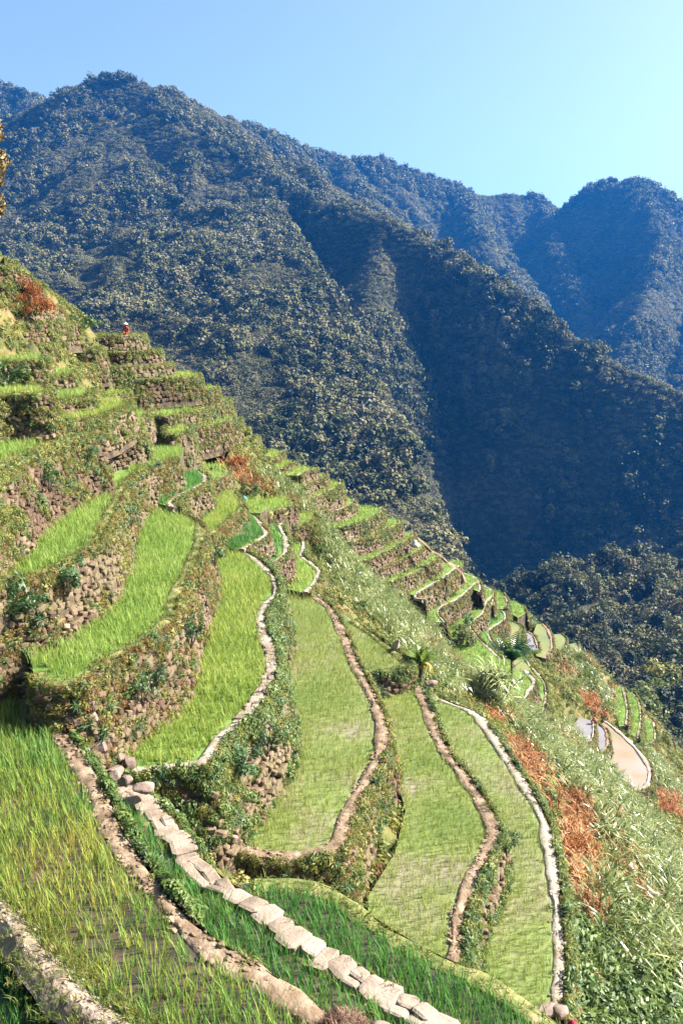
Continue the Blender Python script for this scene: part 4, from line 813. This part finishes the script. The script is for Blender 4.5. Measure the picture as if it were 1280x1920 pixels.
# ------------------------------------------------------------------ single plants and things
def leafobj(nm, proto_, parent, loc=(0, 0, 0), rot=(0, 0, 0), scl=1.0):
    o = bpy.data.objects.new(nm, proto_.data); COL.objects.link(o); o.parent = parent; o.location = loc; o.rotation_euler = rot
    o.scale = scl if isinstance(scl, (tuple, list)) else (scl,) * 3; return o
def frond(m, L, wl, seed, droop=1.2, nl=16, stiff=.2):
    r = random.Random(seed); V = []; Fc = []; p = Vector((0, 0, 0)); a = .35
    for k in range(nl + 1):
        f = k / nl; d = Vector((math.sin(a), 0, math.cos(a))); q = p + d * (L / nl); side = Vector((0, 1, 0)); w_ = .012
        i0 = len(V); V += [p - side * w_, p + side * w_, q + side * w_, q - side * w_]; Fc.append((i0, i0 + 1, i0 + 2, i0 + 3))
        ll = wl * (math.sin(math.pi * min(1, .15 + f * .9)) ** .6)
        for sgn in (-1, 1):
            t_ = (side * sgn * .85 + d * .5 + Vector((0, 0, -.25 - stiff * r.random()))).normalized(); up = d * .035
            i0 = len(V); V += [p - up, p + up, p + t_ * ll * .6 + up * .8, p + t_ * ll, p + t_ * ll * .6 - up * .8]; Fc.append((i0, i0 + 1, i0 + 2, i0 + 3, i0 + 4))
        p = q; a += droop / nl
    return proto('frond', V, Fc, m)
def palm(loc, h, n, L, m, label, yellow=None, dr=(1.0, 1.9)):
    e = empty('palm_tree', loc, label=label, cat='palm tree'); V = []; Fc = []; q = Vector((0, 0, -.3))
    for k in range(5):
        q2 = Vector((math.sin(k) * .03, .02 * k, h * (k + 1) / 5)); limb(V, Fc, q, q2, .11 - .01 * k, .10 - .01 * k, 7); q = q2
    mesh_obj('trunk', V, Fc, M['bark'], e, True)
    fr = [frond(m, L, L * .3, 500 + k, random.uniform(*dr)) for k in range(4)]
    for k in range(n): leafobj('frond', fr[k % 4], e, q, (random.uniform(-.1, .1), random.uniform(-.25, .35), k * 2.4), random.uniform(.8, 1.1))
    if yellow:
        fy = frond(M['palm_yellow'], L, L * .34, 510, 2.4, stiff=.9)
        for k, (az, sc_) in enumerate(yellow): y = leafobj('frond', fy, e, q - Vector((0, 0, .1)), (0, .5, az), sc_); y['label'] = 'yellowed drooping frond'
    return e
palm(atz(957, 1300, -21.8), 2.2, 26, 1.95, M['palm'], 'dark green palm with a shaggy crown standing on the green plots at right', None, (.6, 1.8))
palm(atz(787, 1279, -14.0) + Vector((0, 0, .1)), .7, 9, .85, M['palm_light'], 'small light green palm with two yellow drooping fronds by the mud bank', [(-.5, 1.0), (.25, .9)], (.5, 1.3))
def bush(loc, sx, sz, kits, n, label, nm='bush', cat='bush', tr=None, group=None):
    e = empty(nm, loc, label=label, cat=cat, group=group)
    V = []; Fc = []
    for k in range(5): a = 1.256 * k; limb(V, Fc, Vector((0, 0, -.2)), Vector((math.cos(a) * sx * .5, math.sin(a) * sx * .5, sz * .6)), .02, .008, 4)
    mesh_obj('stem', V, Fc, M['bark'], e)
    MV = []
    for k in range(n):
        a = random.uniform(0, 6.28); r_ = sx * math.sqrt(random.random()) * .75; z = sz * random.uniform(.1, .75) * (1 - .4 * r_ / sx)
        MV.append(((math.cos(a) * r_, math.sin(a) * r_, z), (random.gauss(0, .5), random.gauss(0, .5), random.uniform(0, 6.28)), random.uniform(.7, 1.2)))
    vv = []; ff = []; off = 0
    for k, (l, ro, sc_) in enumerate(MV):
        me = kits[k % len(kits)].data; a = np.zeros(len(me.vertices) * 3); me.vertices.foreach_get('co', a); a = a.reshape(-1, 3)
        Mx = np.array((Matrix.Translation(l) @ Euler(ro).to_matrix().to_4x4()) @ Matrix.Scale(sc_ * max(sx, sz) * .75, 4)); a = a @ Mx[:3, :3].T + Mx[:3, 3]
        vv.append(a); ff += [tuple(i + off for i in p.vertices) for p in me.polygons]; off += len(a)
    mesh_obj('foliage', np.vstack(vv).tolist(), ff, kits[0].data.materials[0], e)
    return e
def wpt(t, px_, dz, out=.25):
    t = TD[t]; q = [project([p])[0][0] for p in t['rim']]; i = int(np.argmin([abs(a - px_) for a in q])); return t['rim'][i] + t['nr'][i] * (out + t['batter'] * dz) - Vector((0, 0, dz))
bush(atzd(18, -2.2, 33), .95, 1.35, K_lush[:3], 12, 'big leafy light green bush at the left edge on the narrow terraces')
bush(atzd(130, -.2, 50), .9, 1.6, [K_fern[1]] + K_lush[:1], 10, 'feathery green bush near the top of the terraces at left')
bush(atzd(160, .2, 52), 1.1, .8, K_lush[:2], 12, 'low dark green hedge-like bush beside the feathery one at the terrace top')
bush(atd(50, 560, 44), .8, 1.3, K_red[:2], 8, 'orange and rust coloured tall leaved plant near the top left')
bush(atd(66, 585, 43), .9, 1.2, K_red[:2], 8, 'pinkish brown dried bush below the orange leaved plant')
bush(atzd(267, -5.0, 46), .38, .75, [K_red[0], K_ochre[0]], 8, 'small round dark red bush left of the square black notch')
bush(atz(402, 885, -8.2), .45, .55, K_fern[:1], 6, 'small dark spiky plant on the tiny plot above the winding path')
bush(atz(878, 1172, -21.6), .75, 1.3, K_fern[1:], 10, 'dark bushy tree at the foot of the hooked ridge wall')
bush(atz(863, 1206, -21.6), .7, 1.1, [K_shrub[2]], 5, 'grey green rounded bush below the dark bushy tree')
bush(atz(468, 930, -9.6), 1.0, 1.0, K_lush[:2], 8, 'green bush behind the pale hooked bank in the middle distance')
bush(atz(590, 985, -12.0) , .9, 1.0, K_fern[1:], 7, 'dark green bush at the left end of the fourth ridge step')
bush(atz(915, 1292, -18.0), 1.2, 1.5, [K_cane[0], K_cane[1]], 7, 'silvery leaved bush left of the dark palm')
for k, (tt, px_, dz, s_, lb) in enumerate([('T1', 35, .6, .75, 'dark green fern clump at the left edge on the orange planted wall'), ('T1', 105, .5, .5, 'dark shaded fern clump below the turf edge of the orange planted wall'), ('T1', 222, .7, .55, 'tall green fern tuft on the upper bend of the large curved wall'),
    ('T2', 235, 1.1, .5, 'feathery dark fern right of the pale stone corner'), ('T2', 262, .9, .42, 'small feathery fern high on the squared stone wall'), ('T2', 325, .8, .55, 'dark fern at the bend of the squared stone wall'), ('T2', 380, .8, .45, 'green fern at the far end of the squared stone wall'),
    ('T0', 60, 1.0, .5, 'bright broad leaved plant on the tall wall at the left edge'), ('T0', 140, .7, .5, 'dark ivy patch high on the tall wall at left'), ('T3', 470, .9, .55, 'spiky green fern under the pale stone path'), ('T3', 420, .7, .6, 'broad leaved plant hanging below the bend of the pale path'),
    ('T4', 690, .8, .5, 'yellow green shrub on the mound wall right of the mud bank'), ('T5', 925, .9, .45, 'dark shrub on the narrow bushy wall'), ('T4b', 715, .9, .6, 'dark bush in the shade below the small pale paddy'), ('T4b', 745, .9, .6, 'second dark bush nearer the small light palm')]):
    q = wpt(tt, px_, dz); bush(q, s_, s_ * 1.5, [K_fern[2], K_fern[0]] if k % 3 else [K_fern[2], K_lush[0]], 9, lb, 'fern_bush' if 'fern' in lb else 'bush', 'bush')
def rock(loc, s, rot, label, seed, m='rock', nm='rock', group=None, cat='rock'):
    r = random.Random(seed); bm = bmesh.new(); bmesh.ops.create_icosphere(bm, subdivisions=3, radius=1)
    pl = [(Vector((r.gauss(0, 1), r.gauss(0, 1), r.gauss(0, 1))).normalized(), r.uniform(.55, .85)) for _ in range(9)]
    for v in bm.verts:
        for n_, d_ in pl:
            e_ = v.co.dot(n_) - d_
            if e_ > 0: v.co -= n_ * e_ * .92
        v.co *= 1 + (n1(v.co.x * 3 + seed, v.co.y * 3 + v.co.z * 2, 7) - .5) * .12
    me = bpy.data.meshes.new(nm); bm.to_mesh(me); bm.free(); me.materials.append(M[m]); o = bpy.data.objects.new(nm, me); COL.objects.link(o)
    o.location = loc; o.scale = s; o.rotation_euler = rot; return tag(o, label, cat, group)
RKS = [(172,1398,.30,.16,'long pale rock leaning at the foot of the pale block corner'), (200,1412,.24,.2,'squarish rock in the heap, right of the leaning rock'), (225,1418,.34,.22,'large pointed rock in the heap next to the green rice'), (242,1428,.22,.26,'upright square rock at the right end of the heap'),
       (176,1424,.26,.16,'flat rock in the heap nearest the brown bank'), (198,1430,.26,.13,'flat rock in the centre of the heap'), (218,1440,.3,.14,'broad slab in the middle of the heap'), (212,1452,.26,.18,'triangular rock on the downhill side of the heap'), (236,1462,.22,.18,'dark angular rock at the lower end of the heap'), (270,1473,.36,.16,'big flat rock where the white path meets the slab path'), (190,1442,.16,.12,'small rock beside the brown bank')]
for k, (x, y, a, b, lb) in enumerate(RKS): rock(atz(x, y + 4, -9.9), (a * .8, a * .66, b * .85), (random.uniform(-.4, .4), random.uniform(-.4, .4), random.uniform(0, 6)), lb, 600 + k, group='rocks heaped at the head of the slab path')
t2w = TD['T2']; ci = min(range(len(t2w['rim'])), key=lambda i: abs(project([t2w['rim'][i]])[0][0] - 152) + (0 if i > 2 else 50)); cw_ = t2w['rim'][ci]
t2par = [o for o in bpy.data.objects if o.get('label') == t2w['label']][0]
for k in range(9):
    c = cw_ + Vector((random.uniform(-.06, .08) + .035 * k, .08 - .035 * k, -.1 - .235 * k)); o = put_stone('corner_stone', STONE_W if k % 3 == 1 else STONE_R, k, frame(Vector((1, random.uniform(-.1, .6), 0)), Vector((.2, -1, 0)), c - t2par.location, random.uniform(.3, .5), random.uniform(.26, .42), random.uniform(.18, .3), random.uniform(-.25, .25), random.uniform(-.15, .15)), t2par)
bl = rock(atz(640, 1960, -8.7), (.42, .36, .42), (0, .1, .4), 'dark brown boulder capped with dry grass at the bottom edge', 650, 'earthwall', 'boulder', cat='boulder')
PT = []; RT = []; ST = []
for k in range(260):
    v = Vector((random.gauss(0, 1), random.gauss(0, 1), abs(random.gauss(0, 1)) + .25)).normalized() * .8; PT.append(v); RT.append(lookrot(v + Vector((random.gauss(0, .6), random.gauss(0, .6), .2)), random.random() * 6)); ST.append(random.uniform(.5, 1.3))
K_dry = [tuft('dryg', mat('dry_brown_grass', [(0, (.12, .06, .035)), (.5, (.26, .15, .10)), (1, (.42, .30, .22))], 2, 3, .9, rand=.6), 16, .45, .02, (.6, 2.6), .08, 700 + k) for k in range(3)]
scatter('dry_grass', PT, RT, ST, K_dry, parent=bl)
rock(atz(712, 1945, -8.9), (.26, .22, .16), (0, .2, 1), 'smooth pinkish stone beside the brown boulder', 651)
rock(atz(1022, 1893, -15.2), (.32, .22, .14), (0, 0, .3), 'pale stone at the front corner of the last pale paddy, left one', 652)
rock(atz(1050, 1897, -15.2), (.26, .2, .14), (0, 0, 1.3), 'pale stone at the front corner of the last pale paddy, right one', 653)
rock(atz(742, 1226, -13.2) + Vector((0, 0, .35)), (.2, .16, .42), (.3, .3, 0), 'white upright stone at the edge of the cane behind the small pale paddy', 654, 'pale')
rock(atz(463, 1003, -9.8), (.75, .45, .12), (0, .1, .2), 'flat pinkish rock at the foot of the brown rounded wall', 655)
rock(atz(806, 1281, -14.0), (.35, .25, .12), (0, 0, .2), 'flat pale stone right of the small light palm', 656)
def sack(loc, s, label, col=(.75, .74, .72)):
    m = mat('sack_cloth', [(0, tuple(c * .75 for c in col)), (1, col)], 6, 4, .8, bump=.02, bscale=8); bm = bmesh.new(); bmesh.ops.create_icosphere(bm, subdivisions=3, radius=1)
    for v in bm.verts:
        v.co.x *= 1.0 - .35 * max(0, v.co.z); v.co.y *= 1.0 - .35 * max(0, v.co.z); v.co *= 1 + (n1(v.co.x * 2.5 + 3, v.co.y * 2.5 + v.co.z * 3, 19) - .5) * .35
        if v.co.z < -.55: v.co.z = -.55
        if v.co.z > .8: v.co.z += .25
    me = bpy.data.meshes.new('sack'); bm.to_mesh(me); bm.free(); me.materials.append(m); me.polygons.foreach_set('use_smooth', [True] * len(me.polygons)); o = bpy.data.objects.new('sack', me); COL.objects.link(o); o.location = loc; o.scale = s; return tag(o, label, 'sack')
sack(atz(495, 1043, -10.7), (.22, .2, .3), 'white sack lying at the foot of the triangular stone wall')
sack(atz(778, 1022, -16.0), (.35, .3, .3), 'white sack at the right end of the seventh ridge step')
sack(atz(458, 935, -9.5), (.17, .16, .13), 'small bright blue bundle on the bank in the middle distance', (.08, .35, .75))
sack(atz(1114, 1350, -28.3), (.2, .16, .16), 'small red and white bundle above the lilac basin', (.8, .15, .17))
sack(atz(1073, 1921, -14.9), (.12, .1, .08), 'dark red cloth bundle at the bottom edge right of the two pale stones', (.35, .02, .05))
def person(loc, h, shirt, label, hat=None, sit=False, face=-1.6):
    e = empty('person', loc, label=label, cat='person'); e.rotation_euler.z = face
    P = {'pel': (0, 0, .52), 'che': (.01, 0, .72), 'nek': (.01, 0, .84), 'hed': (.02, 0, .93)}
    if sit: P = {k: (a, b, c - .38) for k, (a, b, c) in P.items()}
    V = [P['pel'], P['che'], P['nek'], P['hed']]; E = [(0, 1), (1, 2), (2, 3)]; Rr = [.085, .10, .04, .062]
    for sg in (-1, 1):
        i = len(V); z = P['che'][2] + .07
        V += [(.0, sg * .115, z), (.03, sg * .15, z - .16), (.12, sg * .12, z - .26)]; E += [(1, i), (i, i + 1), (i + 1, i + 2)]; Rr += [.045, .033, .026]
        i = len(V); z = P['pel'][2]
        V += ([(.0, sg * .06, z - .04), (.22, sg * .07, z + .02), (.22, sg * .07, z - .14 + .02), (.28, sg * .07, .0)] if sit else [(.0, sg * .06, z - .06), (.015, sg * .065, .27), (-.01, sg * .07, .04), (.07, sg * .08, .015)]); E += [(0, i), (i, i + 1), (i + 1, i + 2), (i + 2, i + 3)]; Rr += [.065, .045, .032, .025]
    me = bpy.data.meshes.new('body'); me.from_pydata([tuple(c * h for c in v) for v in V], E, []); o = bpy.data.objects.new('body', me); COL.objects.link(o); o.parent = e
    sk = o.modifiers.new('skin', 'SKIN'); o.modifiers.new('sub', 'SUBSURF').render_levels = 1
    for k, sv in enumerate(me.skin_vertices[0].data): sv.radius = (Rr[k] * h, Rr[k] * h); sv.use_root = (k == 0)
    me.materials.append(mat('clothes', [(0, tuple(c * .7 for c in shirt)), (1, shirt)], 5, 3, .85))
    c = Vector(P['hed']) * h
    if hat:
        bm = bmesh.new(); bmesh.ops.create_cone(bm, segments=14, radius1=.13 * h, radius2=.04 * h, depth=.09 * h, cap_ends=True); me = bpy.data.meshes.new('hat'); bm.to_mesh(me); bm.free(); me.materials.append(mat('hat', [(0, hat), (1, hat)], 5, 3, .8)); q = bpy.data.objects.new('hat', me); COL.objects.link(q); q.parent = e; q.location = c + Vector((0, 0, .06 * h))
    bm = bmesh.new(); bmesh.ops.create_icosphere(bm, subdivisions=2, radius=.063 * h); me = bpy.data.meshes.new('hair'); bm.to_mesh(me); bm.free(); me.materials.append(mat('hair', [(0, (.02, .015, .012)), (1, (.03, .02, .015))], 5, 3, .6)); q = bpy.data.objects.new('hair', me); COL.objects.link(q); q.parent = e; q.location = c + Vector((-.012 * h, 0, .015 * h))
person(atzd(237, -.36, 57), 1.25, (.5, .09, .04), 'person in red clothes and a white hat sitting on the highest terrace edge', (.8, .78, .75), True)
person(atzd(382, -3.8, 61.2), .62, (.02, .07, .16), 'left one of two dark blue clad people standing at the terrace end')
person(atzd(386.5, -3.8, 61.4), .60, (.015, .045, .11), 'right one of two dark blue clad people standing at the terrace end')
# hut with a turquoise roof among the trees of the near hill
hp = atd(1284, 1160, 213); hp.z = float(mzat(np.array([hp.x]), np.array([hp.y]))[0]); hut = empty('hut', hp, label='small hut with a pale turquoise metal roof at the right edge among trees', cat='hut')
def boxm(x0, x1, y0, y1, z0, z1): return [(x, y, z) for x in (x0, x1) for y in (y0, y1) for z in (z0, z1)], [(0, 1, 3, 2), (4, 6, 7, 5), (0, 4, 5, 1), (2, 3, 7, 6), (0, 2, 6, 4), (1, 5, 7, 3)]
v_, f2_ = boxm(-1.0, 1.0, -.9, .9, 0, 5.2); mesh_obj('wall', v_, f2_, M['bark'], hut)
mesh_obj('roof', [(-1.3, -1.2, 5.0), (1.3, -1.2, 5.0), (1.3, 0, 6.0), (-1.3, 0, 6.0), (1.3, 1.2, 5.0), (-1.3, 1.2, 5.0), (-1.3, -1.2, 4.9), (1.3, -1.2, 4.9), (1.3, 0, 5.9), (-1.3, 0, 5.9), (1.3, 1.2, 4.9), (-1.3, 1.2, 4.9)], [(0, 1, 2, 3), (3, 2, 4, 5), (6, 9, 8, 7), (9, 11, 10, 8), (0, 6, 7, 1), (4, 10, 11, 5)], mat('turquoise_metal', [(0, (.16, .42, .46)), (1, (.28, .55, .58))], 3, 3, .4), hut)
# golden leaved tree reaching in from the left edge
gx0, gy0 = -7.6, 15.0; gz = float(zat(gx0, gy0)); gt = empty('tree', (gx0, gy0, gz), label='tree with golden brown leaf clusters reaching in at the left edge', cat='tree')
V = []; Fc = []; top = Vector((0, 0, 4.4 - gz)); q = Vector((0, 0, -.3))
for k in range(6): q2 = Vector((math.sin(k * 1.3) * .12, math.cos(k) * .1, (4.2 - gz) * (k + 1) / 6)); limb(V, Fc, q, q2, .2 - .02 * k, .18 - .02 * k, 8); q = q2
mesh_obj('trunk', V, Fc, M['bark'], gt, True)
gold = leaf('golden_leaf', [(0, (.06, .05, .012)), (.4, (.20, .13, .03)), (.75, (.38, .26, .07)), (1, (.55, .44, .2))], .3, .4, rand=0, scale=6)
vv = []; ff = []; VB = []; FB = []
for px_, py_, r_ in [(-14, 245, .21), (-30, 240, .3), (-6, 305, .235), (-35, 300, .32), (2, 290, .1), (-6, 340, .09), (-12, 378, .22), (-40, 380, .3), (-22, 330, .25), (-60, 270, .35), (-70, 340, .4), (-90, 300, .4), (-4, 395, .12)]:
    c = atd(px_, py_, 15.0) - Vector((gx0, gy0, gz)); n_ = int(1100 * r_)
    limb(VB, FB, Vector((0, 0, c.z - .6)), c, .05, .015, 5)
    for k in range(n_):
        v = Vector((random.gauss(0, 1), random.gauss(0, 1), random.gauss(0, 1.15))).normalized() * r_ * random.uniform(.5, 1.02); nn = (v.normalized() + Vector((random.gauss(0, .5), random.gauss(0, .5), random.gauss(0, .5)))).normalized(); t_ = nn.cross(Vector((random.random(), random.random(), -1))).normalized(); b_ = nn.cross(t_); z = random.uniform(.03, .055)
        i0 = len(vv); p = c + v; vv += [p - t_ * z, p - b_ * z * .4, p + t_ * z, p + b_ * z * .4]; ff.append((i0, i0 + 1, i0 + 2, i0 + 3))
mesh_obj('branch', VB, FB, M['bark'], gt); mesh_obj('crown', vv, ff, gold, gt)
# ------------------------------------------------------------------ air
hz = mesh_obj('haze', [(x, y, z) for x in (-2600, 5300) for y in (-700, 6300) for z in (-250, 480)], [(0, 1, 3, 2), (4, 6, 7, 5), (0, 4, 5, 1), (2, 3, 7, 6), (0, 2, 6, 4), (1, 5, 7, 3)], None); tag(hz, kind='stuff', label='thin blue haze filling the valley', cat='haze')
hm = bpy.data.materials.new('haze_air'); hm.use_nodes = True; hn = hm.node_tree; hn.nodes.clear()
pv = hn.nodes.new('ShaderNodeVolumePrincipled'); pv.inputs['Density'].default_value = .00013; pv.inputs['Color'].default_value = (.03, .30, 1, 1); pv.inputs['Anisotropy'].default_value = .3
ho = hn.nodes.new('ShaderNodeOutputMaterial'); hn.links.new(pv.outputs[0], ho.inputs['Volume']); hz.data.materials.append(hm)
